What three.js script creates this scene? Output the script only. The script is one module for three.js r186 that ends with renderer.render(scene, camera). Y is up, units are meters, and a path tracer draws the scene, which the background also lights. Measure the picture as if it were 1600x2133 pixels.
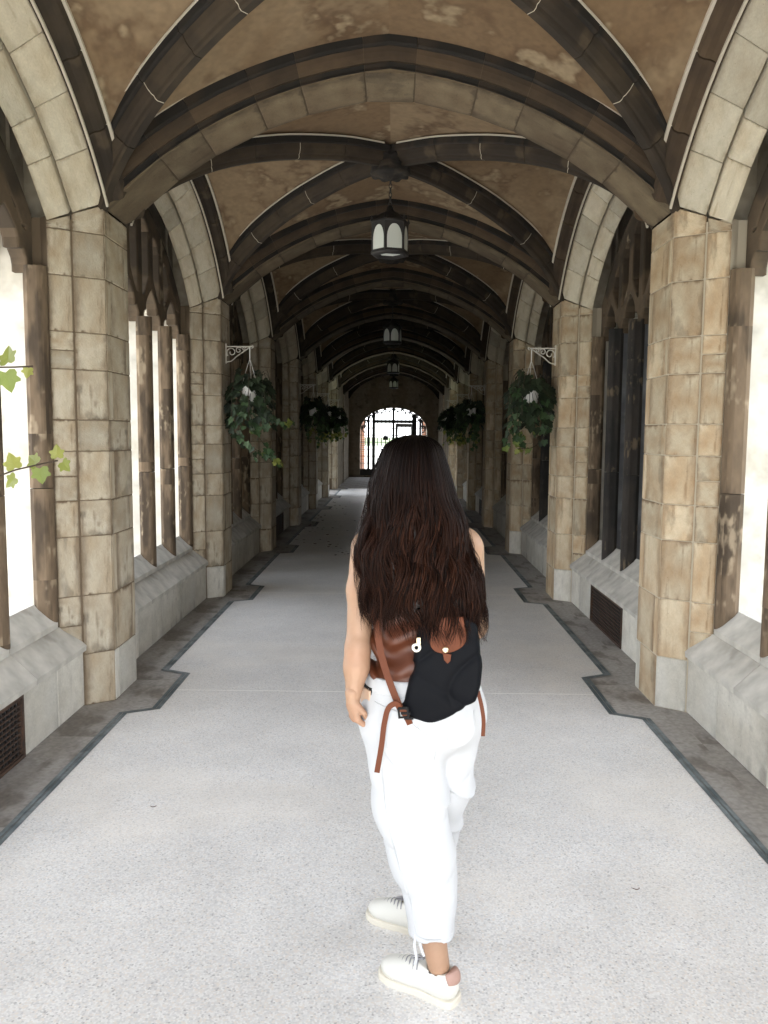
import * as THREE from 'three';
import { mergeGeometries, mergeVertices } from 'three/addons/utils/BufferGeometryUtils.js';

// ---------------------------------------------------------------- camera, sky, sun, exposure
const scene = new THREE.Scene();
const camera = new THREE.PerspectiveCamera(64.47, 768 / 1024, 0.05, 900);
camera.position.set(0.0515, 1.62, 0);
camera.rotation.order = 'YXZ';
camera.rotation.set(-0.0965, 0.0127, 0.0072);
scene.add(camera);

function makeSky() {
  const w = 64, h = 64, a = new Float32Array(w * h * 4);
  for (let j = 0; j < h; j++) {
    const e = Math.max(0, Math.sin(((j + 0.5) / h - 0.5) * Math.PI)), k = Math.pow(e, 0.55);
    for (let i = 0; i < w; i++) {
      const o = (j * w + i) * 4;
      a[o] = 1.3 - 0.45 * k; a[o + 1] = 1.32 - 0.38 * k; a[o + 2] = 1.35 - 0.26 * k; a[o + 3] = 1;
    }
  }
  const t = new THREE.DataTexture(a, w, h, THREE.RGBAFormat, THREE.FloatType);
  t.mapping = THREE.EquirectangularReflectionMapping; t.magFilter = THREE.LinearFilter; t.needsUpdate = true;
  return t;
}
const skyTexture = makeSky();
scene.background = skyTexture;
scene.environment = skyTexture;
const sun = new THREE.DirectionalLight(new THREE.Color(1.0, 0.955, 0.89), 3.4);
sun.position.set(-4, 31.5, 24);
sun.target.position.set(0, 0, 0);
sun.castShadow = true;
sun.shadow.mapSize.set(4096, 4096);
Object.assign(sun.shadow.camera, { left: -45, right: 45, top: 45, bottom: -45, near: 1, far: 140 });
scene.add(sun, sun.target);
const renderer = new THREE.WebGLRenderer({ antialias: true });
renderer.toneMapping = THREE.LinearToneMapping;
renderer.toneMappingExposure = 6.0;
renderer.shadowMap.enabled = true;

// ---------------------------------------------------------------- small tools
function rng(seed) { let a = seed >>> 0; return () => { a = (a + 0x6D2B79F5) | 0; let t = Math.imul(a ^ (a >>> 15), 1 | a); t = (t + Math.imul(t ^ (t >>> 7), 61 | t)) ^ t; return ((t ^ (t >>> 14)) >>> 0) / 4294967296; }; }
const lerp = (a, b, t) => a + (b - a) * t, clamp = (x, a = 0, b = 1) => Math.min(b, Math.max(a, x));
const sstep = (a, b, x) => { const t = clamp((x - a) / (b - a)); return t * t * (3 - 2 * t); };
function hash2(x, y, s) { let h = Math.imul(x | 0, 374761393) + Math.imul(y | 0, 668265263) + Math.imul(s | 0, 1274126177); h = Math.imul(h ^ (h >>> 13), 1274126177); return ((h ^ (h >>> 16)) >>> 0) / 4294967296; }
function vnoise(x, y, s, per = 0) {            // value noise, optional period
  const xi = Math.floor(x), yi = Math.floor(y), fx = x - xi, fy = y - yi;
  const w = (a) => per ? ((a % per) + per) % per : a;
  const u = fx * fx * (3 - 2 * fx), v = fy * fy * (3 - 2 * fy);
  const x0 = w(xi), x1 = w(xi + 1), y0 = w(yi), y1 = w(yi + 1);
  return lerp(lerp(hash2(x0, y0, s), hash2(x1, y0, s), u), lerp(hash2(x0, y1, s), hash2(x1, y1, s), u), v);
}
function fbm(x, y, s, oct = 4, per = 0) { let r = 0, a = 0.5, n = 0; for (let i = 0; i < oct; i++) { r += a * vnoise(x, y, s + i * 17, per); n += a; a *= 0.5; x *= 2; y *= 2; per *= 2; } return r / n; }
const toS = (c) => Math.round(255 * clamp(c <= 0.0031308 ? 12.92 * c : 1.055 * Math.pow(c, 1 / 2.4) - 0.055));
function texture(w, h, fn, srgb = true, repeat = true) {   // fn(u, v) -> linear [r,g,b] (or one value)
  const d = new Uint8Array(w * h * 4);
  for (let j = 0; j < h; j++) for (let i = 0; i < w; i++) {
    const c = fn((i + 0.5) / w, (j + 0.5) / h, i, j), o = (j * w + i) * 4;
    if (srgb) { d[o] = toS(c[0]); d[o + 1] = toS(c[1]); d[o + 2] = toS(c[2]); } else d[o] = d[o + 1] = d[o + 2] = Math.round(255 * clamp(c));
    d[o + 3] = 255;
  }
  const t = new THREE.DataTexture(d, w, h, THREE.RGBAFormat);
  if (srgb) t.colorSpace = THREE.SRGBColorSpace;
  t.magFilter = THREE.LinearFilter; t.minFilter = THREE.LinearMipmapLinearFilter; t.generateMipmaps = true;
  t.wrapS = t.wrapT = repeat ? THREE.RepeatWrapping : THREE.ClampToEdgeWrapping; t.needsUpdate = true;
  return t;
}
const mix3 = (a, b, t) => [lerp(a[0], b[0], t), lerp(a[1], b[1], t), lerp(a[2], b[2], t)];
const mul3 = (a, k) => [a[0] * k, a[1] * k, a[2] * k];
const lin = (r, g, b) => new THREE.Color().setRGB(r, g, b);
function mat(color, roughness = 0.85, extra = {}) { return new THREE.MeshStandardMaterial({ color: Array.isArray(color) ? lin(...color) : color, roughness, ...extra }); }

const used = new Map();
function numbered(n) { const k = used.get(n) || 0; used.set(n, k + 1); return k ? `${n}_${String(k).padStart(3, '0')}` : n; }
function thing(name, label, category, [x, y, z] = [0, 0, 0], turn = 0, group) {
  const o = new THREE.Group(); o.name = numbered(name); o.position.set(x, y, z); o.rotation.y = turn;
  o.userData = { label, category }; if (group) o.userData.group = group;
  scene.add(o); return o;
}
function structure(name, label, category, pos = [0, 0, 0]) { const o = thing(name, label, category, pos); o.userData.kind = 'structure'; return o; }
function part(name, geometry, material, parent) { const m = new THREE.Mesh(geometry, material); m.name = name; m.castShadow = m.receiveShadow = true; parent.add(m); return m; }

// a stone: hexahedron given by 8 corners, axis 0 = depth, 1 = along, 2 = up; bevelled edges, 44 triangles, uv = 0..1 over each face
function stone(c, bevel = 0.005, gap = 0.002) {
  const V = c.map((p) => new THREE.Vector3(...p));
  const len = [V[0].distanceTo(V[4]), V[0].distanceTo(V[2]), V[0].distanceTo(V[1])];
  const g = len.map((l) => Math.min(0.2, gap / l)), b = len.map((l, i) => Math.min(0.4, g[i] + bevel / l));
  const tri = (p) => { const o = new THREE.Vector3(); for (let i = 0; i < 2; i++) for (let j = 0; j < 2; j++) for (let k = 0; k < 2; k++) o.addScaledVector(V[i * 4 + j * 2 + k], (i ? p[0] : 1 - p[0]) * (j ? p[1] : 1 - p[1]) * (k ? p[2] : 1 - p[2])); return o; };
  const P = (a, s) => { const p = [0, 0, 0]; for (let i = 0; i < 3; i++) p[i] = i === a ? (s[i] ? 1 - g[i] : g[i]) : (s[i] ? 1 - b[i] : b[i]); return p; };
  const mid = tri([0.5, 0.5, 0.5]), pos = [], uv = [];
  const put = (ps, a) => {
    const w = ps.map(tri), n = new THREE.Vector3().crossVectors(w[1].clone().sub(w[0]), w[2].clone().sub(w[0]));
    const ctr = w[0].clone().add(w[1]).add(w[2]).divideScalar(3).sub(mid);
    const flip = n.dot(ctr) < 0, idx = ps.length === 4 ? (flip ? [0, 2, 1, 0, 3, 2] : [0, 1, 2, 0, 2, 3]) : (flip ? [0, 2, 1] : [0, 1, 2]);
    const A = a === 0 ? [1, 2] : a === 1 ? [0, 2] : [1, 0];
    for (const i of idx) { pos.push(w[i].x, w[i].y, w[i].z); uv.push(ps[i][A[0]], ps[i][A[1]]); }
  };
  for (let a = 0; a < 3; a++) for (let s = 0; s < 2; s++) { const q = [[0, 0], [1, 0], [1, 1], [0, 1]].map(([x, y]) => { const S = [0, 0, 0]; S[a] = s; S[(a + 1) % 3] = x; S[(a + 2) % 3] = y; return P(a, S); }); put(q, a); }
  for (let e = 0; e < 3; e++) { const a = (e + 1) % 3, d = (e + 2) % 3; for (let s = 0; s < 2; s++) for (let t = 0; t < 2; t++) { const q = []; for (const [ax, k] of [[a, 0], [a, 1], [d, 1], [d, 0]]) { const S = [0, 0, 0]; S[a] = s; S[d] = t; S[e] = k; q.push(P(ax, S)); } put(q, a === 0 || d === 0 ? 0 : 1); } }
  for (let i = 0; i < 8; i++) { const S = [i >> 2, (i >> 1) & 1, i & 1]; put([P(0, S), P(1, S), P(2, S)], 0); }
  const G = new THREE.BufferGeometry();
  G.setAttribute('position', new THREE.Float32BufferAttribute(pos, 3)); G.setAttribute('uv', new THREE.Float32BufferAttribute(uv, 2)); G.computeVertexNormals();
  return G;
}
const boxStone = (x0, x1, y0, y1, z0, z1, bevel, gap) => { const c = []; for (const x of [x0, x1]) for (const z of [z0, z1]) for (const y of [y0, y1]) c.push([x, y, z]); return stone(c, bevel, gap); };
// plan quad block: a,b front edge; a2,b2 back edge ([x,z]); heights y0,y1
const planStone = (a, b, a2, b2, y0, y1, bevel, gap) => stone([[a[0], y0, a[1]], [a[0], y1, a[1]], [b[0], y0, b[1]], [b[0], y1, b[1]], [a2[0], y0, a2[1]], [a2[0], y1, a2[1]], [b2[0], y0, b2[1]], [b2[0], y1, b2[1]]], bevel, gap);
// sweep a closed profile (list of [p,q]) through frames f(s) -> (p,q) => Vector3; flat caps; uv in metres
function sweep(profile, place, s0, s1, seg = 1, smooth = false) {
  const n = profile.length, pos = [], uv = [], idx = [], ring = [];
  let u = [0]; for (let i = 0; i < n; i++) { const a = profile[i], b = profile[(i + 1) % n]; u.push(u[i] + Math.hypot(a[0] - b[0], a[1] - b[1])); }
  let prev = null, v = 0;
  for (let k = 0; k <= seg; k++) {
    const s = lerp(s0, s1, k / seg), p0 = place(profile[0][0], profile[0][1], s); if (prev) v += p0.distanceTo(prev); prev = p0;
    for (let i = 0; i <= n; i++) { const p = place(profile[i % n][0], profile[i % n][1], s); ring.push(p); pos.push(p.x, p.y, p.z); uv.push(u[i], v); }
  }
  const m = n + 1;
  for (let k = 0; k < seg; k++) for (let i = 0; i < n; i++) { const a = k * m + i, b = a + 1, c = a + m, d = c + 1; idx.push(a, b, d, a, d, c); }
  const sh = THREE.ShapeUtils.triangulateShape(profile.map((p) => new THREE.Vector2(...p)), []);
  for (const [k, rev] of [[0, 0], [seg, 1]]) for (const f of sh) { const t = f.map((i) => k * m + i); idx.push(...(rev ? t : [t[0], t[2], t[1]])); }
  let G = new THREE.BufferGeometry();
  G.setAttribute('position', new THREE.Float32BufferAttribute(pos, 3)); G.setAttribute('uv', new THREE.Float32BufferAttribute(uv, 2)); G.setIndex(idx);
  G = G.toNonIndexed(); G.computeVertexNormals();
  if (smooth) { G.deleteAttribute('normal'); G = mergeVertices(G, 1e-5); G.computeVertexNormals(); }
  // orient outwards: signed volume
  const P = G.attributes.position, I = G.index; let vol = 0; const A = new THREE.Vector3(), B = new THREE.Vector3(), C = new THREE.Vector3(), nt = (I ? I.count : P.count) / 3;
  for (let t = 0; t < nt; t++) { const [i, j, k] = [0, 1, 2].map((q) => I ? I.getX(t * 3 + q) : t * 3 + q); A.fromBufferAttribute(P, i); B.fromBufferAttribute(P, j); C.fromBufferAttribute(P, k); vol += A.dot(B.cross(C)); }
  if (vol < 0) flipWinding(G);
  return G;
}
function flipWinding(G) {
  if (G.index) { const a = G.index.array; for (let i = 0; i < a.length; i += 3) { const t = a[i]; a[i] = a[i + 1]; a[i + 1] = t; } }
  else for (const k of ['position', 'uv']) { const at = G.attributes[k]; if (!at) continue; const s = at.itemSize, a = at.array; for (let i = 0; i < at.count; i += 3) for (let c = 0; c < s; c++) { const t = a[i * s + c]; a[i * s + c] = a[(i + 1) * s + c]; a[(i + 1) * s + c] = t; } }
  G.computeVertexNormals();
}
function box(x0, x1, y0, y1, z0, z1) { const g = new THREE.BoxGeometry(x1 - x0, y1 - y0, z1 - z0); g.translate((x0 + x1) / 2, (y0 + y1) / 2, (z0 + z1) / 2); return g; }
function metreUV(g, k = 1, o = [0, 0]) {        // box-projected uv in metres
  if (g.index) g = g.toNonIndexed(); g.computeVertexNormals();
  const p = g.attributes.position, n = g.attributes.normal, uv = new Float32Array(p.count * 2);
  for (let i = 0; i < p.count; i += 3) {
    let ax = 0, ay = 0, az = 0; for (let j = 0; j < 3; j++) { ax += Math.abs(n.getX(i + j)); ay += Math.abs(n.getY(i + j)); az += Math.abs(n.getZ(i + j)); }
    for (let j = 0; j < 3; j++) { const x = p.getX(i + j), y = p.getY(i + j), z = p.getZ(i + j), t = i + j; if (ay >= ax && ay >= az) { uv[2 * t] = x * k + o[0]; uv[2 * t + 1] = z * k + o[1]; } else if (ax >= az) { uv[2 * t] = z * k + o[0]; uv[2 * t + 1] = y * k + o[1]; } else { uv[2 * t] = x * k + o[0]; uv[2 * t + 1] = y * k + o[1]; } }
  }
  g.setAttribute('uv', new THREE.BufferAttribute(uv, 2)); return g;
}
function tube(points, r, seg = 24, rad = 6, closed = false) { return new THREE.TubeGeometry(new THREE.CatmullRomCurve3(points.map((p) => p.isVector3 ? p : new THREE.Vector3(...p)), closed), seg, r, rad, closed); }
function shapeOf(pts) { return new THREE.Shape(pts.map((p) => new THREE.Vector2(...p))); }
function extrude(shape, depth, bevel = 0, curve = 8) { return new THREE.ExtrudeGeometry(shape, { depth, bevelEnabled: bevel > 0, bevelSize: bevel, bevelThickness: bevel, bevelSegments: 2, curveSegments: curve, steps: 1 }); }

// ---------------------------------------------------------------- procedural materials
const CLEAN = [0.47, 0.42, 0.33], TAN = [0.36, 0.28, 0.18], BROWN = [0.17, 0.105, 0.055], SOOT = [0.035, 0.028, 0.02];
function stoneFace(seed, o) {                  // o: clean, warm, edge, soot, streak
  const R = rng(seed), sides = [R(), R(), R(), R()], ph = R() * 50;
  return texture(192, 192, (u, v) => {
    const n1 = fbm(u * 2.2 + ph, v * 2.2, seed, 4), n2 = fbm(u * 6 + ph, v * 6, seed + 5, 4), n3 = fbm(u * 40, v * 40, seed + 9, 2);
    let c = mix3(o.clean, o.warm, clamp(n1 * 1.5 - 0.35));
    const e = Math.min(u + 0.10 * (1 - sides[0]), 1 - u + 0.10 * (1 - sides[1]), v + 0.16 * (1 - sides[2]), 1 - v + 0.16 * (1 - sides[3]));
    const eu = Math.min(u + 0.14 * (1 - sides[0]), 1 - u + 0.14 * (1 - sides[1])), n4 = fbm(u * 3 + ph, v * 1.3, seed + 41, 4);
    const em = Math.max(1 - sstep(0.0, 0.12, e + (n2 - 0.5) * 0.2 + (n1 - 0.5) * 0.12), 0.8 * (1 - sstep(0.02, 0.3, eu + (n4 - 0.5) * 0.3 + (n2 - 0.5) * 0.14)));
    c = mix3(c, o.stain || BROWN, em * o.edge);
    const st = sstep(0.56, 0.78, fbm(u * 7 + ph, v * 0.9 + ph, seed + 31, 4) * 0.65 + n2 * 0.35);
    c = mix3(c, o.stain || BROWN, st * o.streak);
    const so = sstep(0.58, 0.74, fbm(u * 2.6 + ph, v * 1.7, seed + 77, 5));
    c = mix3(c, SOOT, so * o.soot); c = mul3(c, 0.82 + 0.36 * sides[1]);
    const pit = vnoise(u * 46, v * 46, seed + 3) > 0.965 ? 0.6 : 1;
    return mul3(c, (0.92 + 0.16 * n3) * (0.9 + 0.2 * n2) * pit);
  }, true, true);
}
const stoneBump = texture(256, 256, (u, v) => 0.6 * fbm(u * 24, v * 24, 5, 3, 24) + 0.4 * fbm(u * 6, v * 6, 8, 3, 6), false);
function stoneSet(seed, n, o) { const a = []; for (let i = 0; i < n; i++) a.push(new THREE.MeshStandardMaterial({ map: stoneFace(seed + i * 101, typeof o === 'function' ? o(i) : o), bumpMap: stoneBump, bumpScale: 0.002, roughness: 0.92 })); return a; }
const M = {
  left: stoneSet(11, 8, (i) => ({ clean: [0.47, 0.42, 0.325], warm: [0.35, 0.275, 0.18], stain: [0.12, 0.076, 0.04], edge: 0.9, soot: i % 4 === 0 ? 0.35 : 0.05, streak: i % 3 === 0 ? 0.55 : 0.2 })),
  right: stoneSet(211, 8, (i) => ({ clean: [0.52, 0.44, 0.31], warm: [0.38, 0.26, 0.145], stain: [0.17, 0.1, 0.047], edge: 0.75, soot: i % 3 === 0 ? 0.3 : 0.03, streak: i % 2 ? 0.6 : 0.25 })),
  base: stoneSet(411, 5, (i) => ({ clean: [0.55, 0.53, 0.47], warm: [0.47, 0.44, 0.37], stain: [0.2, 0.185, 0.16], edge: 0.3, soot: i % 2 ? 0.25 : 0.1, streak: i % 2 ? 0.5 : 0.3 })),
  voussoir: stoneSet(611, 7, (i) => ({ clean: [0.52, 0.475, 0.37], warm: [0.42, 0.355, 0.25], stain: [0.19, 0.135, 0.075], edge: 0.5, soot: 0.05, streak: i % 3 === 0 ? 0.4 : 0.1 })),
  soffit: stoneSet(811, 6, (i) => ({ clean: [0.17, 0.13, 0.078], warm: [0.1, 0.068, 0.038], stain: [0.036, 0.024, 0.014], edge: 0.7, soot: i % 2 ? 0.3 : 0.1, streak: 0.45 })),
};
const grimeTex = (seed, a, b, c, sc = 3) => texture(256, 256, (u, v) => { const n = fbm(u * sc, v * sc, seed, 5, sc), m = fbm(u * 16, v * 16, seed + 3, 3, 16); let k = mix3(a, b, sstep(0.35, 0.65, n)); k = mix3(k, c, sstep(0.6, 0.75, fbm(u * 5, v * 5, seed + 9, 4, 5))); return mul3(k, 0.75 + 0.5 * m); });
function grime(seed, a, b, c, sc, rough = 0.95) { return new THREE.MeshStandardMaterial({ map: grimeTex(seed, a, b, c, sc), bumpMap: stoneBump, bumpScale: 0.003, roughness: rough }); }
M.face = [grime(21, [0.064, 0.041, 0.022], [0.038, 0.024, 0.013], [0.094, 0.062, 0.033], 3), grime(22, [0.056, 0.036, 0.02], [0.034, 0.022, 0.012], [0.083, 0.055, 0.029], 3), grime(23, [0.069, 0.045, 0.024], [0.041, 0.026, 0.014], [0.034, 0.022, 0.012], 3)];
M.grimeShade = grime(24, [0.016, 0.012, 0.008], [0.01, 0.008, 0.006], [0.026, 0.018, 0.011], 4);  // grime and the shadow of the recesses put together into one dark colour
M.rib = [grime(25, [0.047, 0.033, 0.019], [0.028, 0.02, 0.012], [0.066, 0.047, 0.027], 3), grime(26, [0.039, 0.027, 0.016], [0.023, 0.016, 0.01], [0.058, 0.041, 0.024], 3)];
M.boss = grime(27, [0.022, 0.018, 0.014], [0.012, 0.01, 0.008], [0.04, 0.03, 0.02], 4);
const streaky = (seed, a, b, c) => new THREE.MeshStandardMaterial({ map: texture(256, 256, (u, v) => { const n = fbm(u * 14, v * 3, seed, 5, 0), m = fbm(u * 40, v * 12, seed + 3, 3, 0), p = fbm(u * 8, v * 6, seed + 9, 5, 0); let k = mix3(a, b, sstep(0.38, 0.62, n)); k = mix3(k, c, sstep(0.6, 0.7, p * 0.7 + m * 0.3) * 0.8); return mul3(k, 0.7 + 0.6 * m); }), bumpMap: stoneBump, bumpScale: 0.003, roughness: 0.93 });
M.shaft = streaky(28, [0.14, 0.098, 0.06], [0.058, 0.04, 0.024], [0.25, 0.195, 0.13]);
M.shaftDark = streaky(38, [0.02, 0.018, 0.016], [0.035, 0.029, 0.024], [0.13, 0.095, 0.06]);
M.finGrey = grime(39, [0.2, 0.2, 0.2], [0.12, 0.12, 0.125], [0.27, 0.26, 0.25], 4);
M.tracery = grime(29, [0.1, 0.07, 0.043], [0.045, 0.032, 0.02], [0.24, 0.19, 0.125], 4);
M.fin = grime(30, [0.46, 0.43, 0.37], [0.4, 0.365, 0.3], [0.34, 0.3, 0.25], 4);
M.sill = grime(31, [0.47, 0.45, 0.4], [0.44, 0.42, 0.37], [0.37, 0.35, 0.305], 7);
M.mortarDark = mat([0.15, 0.11, 0.07], 1);
M.mortarPale = mat([0.44, 0.385, 0.29], 1);
M.lime = mat([0.5, 0.45, 0.36], 1);
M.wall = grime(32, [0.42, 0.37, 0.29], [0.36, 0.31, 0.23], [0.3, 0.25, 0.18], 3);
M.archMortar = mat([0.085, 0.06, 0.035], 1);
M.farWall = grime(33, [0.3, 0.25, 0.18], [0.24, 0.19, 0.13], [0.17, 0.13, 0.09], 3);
M.roof = mat([0.12, 0.12, 0.13], 0.8);
// vault plaster: clouded brown limewash, uv one unit = 3.2 m
M.web = new THREE.MeshStandardMaterial({
  map: texture(1024, 1024, (u, v) => {
    const wx = fbm(u * 5, v * 5, 91, 3, 5) - 0.5, wy = fbm(u * 5, v * 5, 95, 3, 5) - 0.5;
    const n = fbm(u * 4 + wx * 0.8, v * 4 + wy * 0.8, 41, 5, 0), m = fbm(u * 13 + wx, v * 13 + wy, 43, 4, 0), f = fbm(u * 120, v * 120, 47, 2, 120), s = fbm(u * 30, v * 30, 49, 4, 30);
    let c = mix3([0.16, 0.102, 0.053], [0.22, 0.155, 0.09], sstep(0.4, 0.62, n));
    c = mix3(c, [0.095, 0.054, 0.026], sstep(0.5, 0.68, m * 0.6 + n * 0.1 + s * 0.3));
    c = mix3(c, [0.32, 0.245, 0.15], sstep(0.58, 0.72, s * 0.5 + m * 0.5) * 0.8);
    return mul3(c, 0.85 + 0.3 * f);
  }), bumpMap: stoneBump, bumpScale: 0.004, roughness: 0.95
});
// terrazzo: worley chips, uv one unit = 2.4 m
M.terrazzo = new THREE.MeshStandardMaterial({
  map: (() => {
    const N = 400, pal = [[0.56, 0.545, 0.53], [0.64, 0.63, 0.62], [0.46, 0.45, 0.45], [0.6, 0.535, 0.47], [0.36, 0.355, 0.36], [0.55, 0.5, 0.46], [0.68, 0.67, 0.66], [0.2, 0.195, 0.19], [0.52, 0.52, 0.53]];
    const wt = [0.2, 0.4, 0.56, 0.64, 0.71, 0.8, 0.9, 0.92, 1];
    return texture(2048, 2048, (u, v) => {
      const x = u * N, y = v * N, xi = Math.floor(x), yi = Math.floor(y); let d1 = 9, id = 0, d2 = 9;
      for (let b = -1; b <= 1; b++) for (let a = -1; a <= 1; a++) {
        const cx = (xi + a + N) % N, cy = (yi + b + N) % N, px = xi + a + 0.15 + 0.7 * hash2(cx, cy, 1), py = yi + b + 0.15 + 0.7 * hash2(cx, cy, 2);
        const d = Math.hypot(px - x, py - y) - 0.25 * hash2(cx, cy, 3); if (d < d1) { d2 = d1; d1 = d; id = hash2(cx, cy, 4); } else if (d < d2) d2 = d;
      }
      let k = 0; while (wt[k] < id) k++;
      const big = fbm(u * 4, v * 4, 61, 4, 4), mid = fbm(u * 14, v * 14, 63, 3, 14);
      const matrix = [0.545, 0.535, 0.525];
      let c = mix3(matrix, pal[k], sstep(0.0, 0.14, d2 - d1) * 0.6);
      c = mix3(c, [0.56, 0.52, 0.47], 0.3 * sstep(0.5, 0.75, big));
      const k2 = (1.06 + 0.2 * mid) * (0.95 + 0.1 * big); return [c[0] * k2, c[1] * k2, c[2] * k2 * 0.985];
    });
  })(), roughness: 0.38
});
M.border = new THREE.MeshStandardMaterial({ map: texture(512, 512, (u, v) => { const n = fbm(u * 5, v * 5, 71, 5, 5), f = fbm(u * 60, v * 60, 73, 3, 60), d = sstep(0.52, 0.7, fbm(u * 9, v * 4, 75, 5, 0)); let c = mix3([0.36, 0.34, 0.315], [0.27, 0.25, 0.225], n); c = mix3(c, [0.13, 0.11, 0.09], d * 0.6); return mul3(c, 0.75 + 0.5 * f); }), roughness: 0.8, bumpMap: stoneBump, bumpScale: 0.003 });
M.band = new THREE.MeshStandardMaterial({ map: texture(256, 256, (u, v) => { const n = fbm(u * 8, v * 8, 81, 4, 8), f = fbm(u * 60, v * 60, 83, 2, 60); return mul3(mix3([0.075, 0.095, 0.1], [0.16, 0.185, 0.19], sstep(0.35, 0.7, n)), 0.75 + 0.5 * f); }), roughness: 0.6 });
M.strip = mat([0.8, 0.78, 0.74], 0.5);
M.iron = mat([0.035, 0.032, 0.03], 0.55, { metalness: 0.4 });
M.rust = grime(34, [0.05, 0.03, 0.02], [0.09, 0.045, 0.025], [0.025, 0.02, 0.017], 5, 0.8);
M.black = mat([0.006, 0.006, 0.006], 1);
M.white = mat([0.72, 0.7, 0.66], 0.5);

// ---------------------------------------------------------------- layout (metres; d = distance down the walk, z = -d)
const BAY = 3.135, PIER1 = 4.964, FIRST = -1, LAST = 8;             // bay k lies between pier k and pier k + 1
const pierD = (j) => PIER1 + BAY * (j - 1), bayD = (k) => pierD(k) + BAY / 2;
const ORD = ['first', 'second', 'third', 'fourth', 'fifth', 'sixth', 'seventh', 'eighth', 'ninth', 'tenth', 'eleventh'];
const SIDES = [[-1, 'left'], [1, 'right']];
const R0 = rng(7);
const pick = (a, r = R0) => a[Math.floor(r() * a.length)];

// ---- floor
const floor = structure('floor', 'pale speckled terrazzo walkway with dark zigzag border bands', 'floor');
function flat(pts, y, uvk) { const g = new THREE.ShapeGeometry(shapeOf(pts)); g.rotateX(-Math.PI / 2); g.translate(0, y, 0); const p = g.attributes.position, uv = g.attributes.uv; for (let i = 0; i < p.count; i++) uv.setXY(i, p.getX(i) * uvk + 0.31, p.getZ(i) * uvk + 0.17); return g; }   // pts: [x, d]
part('border_paving', flat([[-2.25, -1.6], [2.25, -1.6], [2.25, 23.9], [-2.25, 23.9]], 0, 1), M.border, floor);
part('far_paving', flat([[-2.25, 23.9], [2.25, 23.9], [2.25, 30.6], [-2.25, 30.6]], 0.002, 1), M.border, floor);
for (let k = FIRST; k <= 6; k++) {
  const c0 = pierD(k), c1 = pierD(k + 1), off = (o) => [[1.361 - o, c0], [1.361 - o, c0 + 0.337 + o * 0.3], [1.528 - o, c0 + 0.417 + o * 0.3], [1.528 - o, c1 - 0.427 - o * 0.3], [1.361 - o, c1 - 0.346 - o * 0.3], [1.361 - o, c1]];
  const o = off(0.05), e = k === 6 ? 0 : 0.003;
  const R = o.map(([x, d], i) => [x, i === 0 ? d + 0.003 : i === 5 ? d - e : d]);
  part('terrazzo_panel', flat([...R, ...R.slice().reverse().map(([x, d]) => [-x, d])], 0.004, 1 / 2.4), M.terrazzo, floor);
  for (const s of [-1, 1]) for (const [a, b] of [[0, 0.023], [0.027, 0.05]]) { const p = off(a), q = off(b).reverse(); part('border_band', flat([...p, ...q].map(([x, d]) => [s * x, d]), 0.006, 1), M.band, floor); }
  part('joint_strip', box(-1.31, 1.31, 0, 0.0045, -c0 - 0.005, -c0 + 0.005), M.strip, floor);
}

// ---- piers
const COURSES = [0, 0.31, 0.66, 1.01, 1.22, 1.505, 1.685, 1.97, 2.18, 2.49, 2.74];
const PX = 1.75, pl = (x, t) => [x + PX, -t];
const F = [-1.621, 0.202], G1 = [-1.768, 0.306], G2 = [-1.7725, 0.3092], AE = [-1.88, 0.383];
const inward = (p, k, s) => [p[0] - 0.578 * k, s * (p[1] - 0.816 * k)];
function pierStones() {                          // geometries shared by every pier: {g, lo, split}
  const out = [];
  for (let i = 0; i < COURSES.length - 1; i++) {
    const y0 = COURSES[i], y1 = COURSES[i + 1], sp = i % 2 ? 0.13 : -0.12;
    out.push({ g: planStone(pl(-1.621, -0.202), pl(-1.621, sp), pl(-1.7, -0.145), pl(-1.7, sp), y0, y1), i });
    out.push({ g: planStone(pl(-1.621, sp), pl(-1.621, 0.202), pl(-1.7, sp), pl(-1.7, 0.145), y0, y1), i });
    for (const s of [-1, 1]) {
      out.push({ g: planStone(pl(F[0], s * F[1]), pl(G1[0], s * G1[1]), pl(...inward(F, 0.09, s)), pl(...inward(G1, 0.09, s)), y0, y1), i });
      const h = i % 3 === 1 ? [[y0, (y0 + y1) / 2], [(y0 + y1) / 2, y1]] : [[y0, y1]];
      if (i > 0) for (const [a, b] of h) out.push({ g: planStone(pl(G2[0], s * G2[1]), pl(AE[0], s * AE[1]), pl(...inward(G2, 0.1, s)), pl(...inward(AE, 0.1, s)), a, b), i });
    }
  }
  const top = 2.74, spr = (a, b, k, s, ya, yb) => { const a2 = inward(a, k, s), b2 = inward(b, k, s), A = pl(a[0], s * a[1]), B = pl(b[0], s * b[1]), A2 = pl(...a2), B2 = pl(...b2); return stone([[A[0], top, A[1]], [A[0], ya, A[1]], [B[0], top, B[1]], [B[0], yb, B[1]], [A2[0], top, A2[1]], [A2[0], ya, A2[1]], [B2[0], top, B2[1]], [B2[0], yb, B2[1]]]); };
  for (const s of [-1, 1]) { out.push({ g: spr(F, G1, 0.09, s, 2.908, 2.833), i: 9 }); out.push({ g: spr(G2, AE, 0.1, s, 2.826, 2.772), i: 9 }); }
  out.push({ g: planStone(pl(-1.621, -0.202), pl(-1.621, 0.202), pl(-1.7, -0.145), pl(-1.7, 0.145), 2.74, 2.884), i: 10 });
  return out;
}
const PIER = pierStones();
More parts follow.
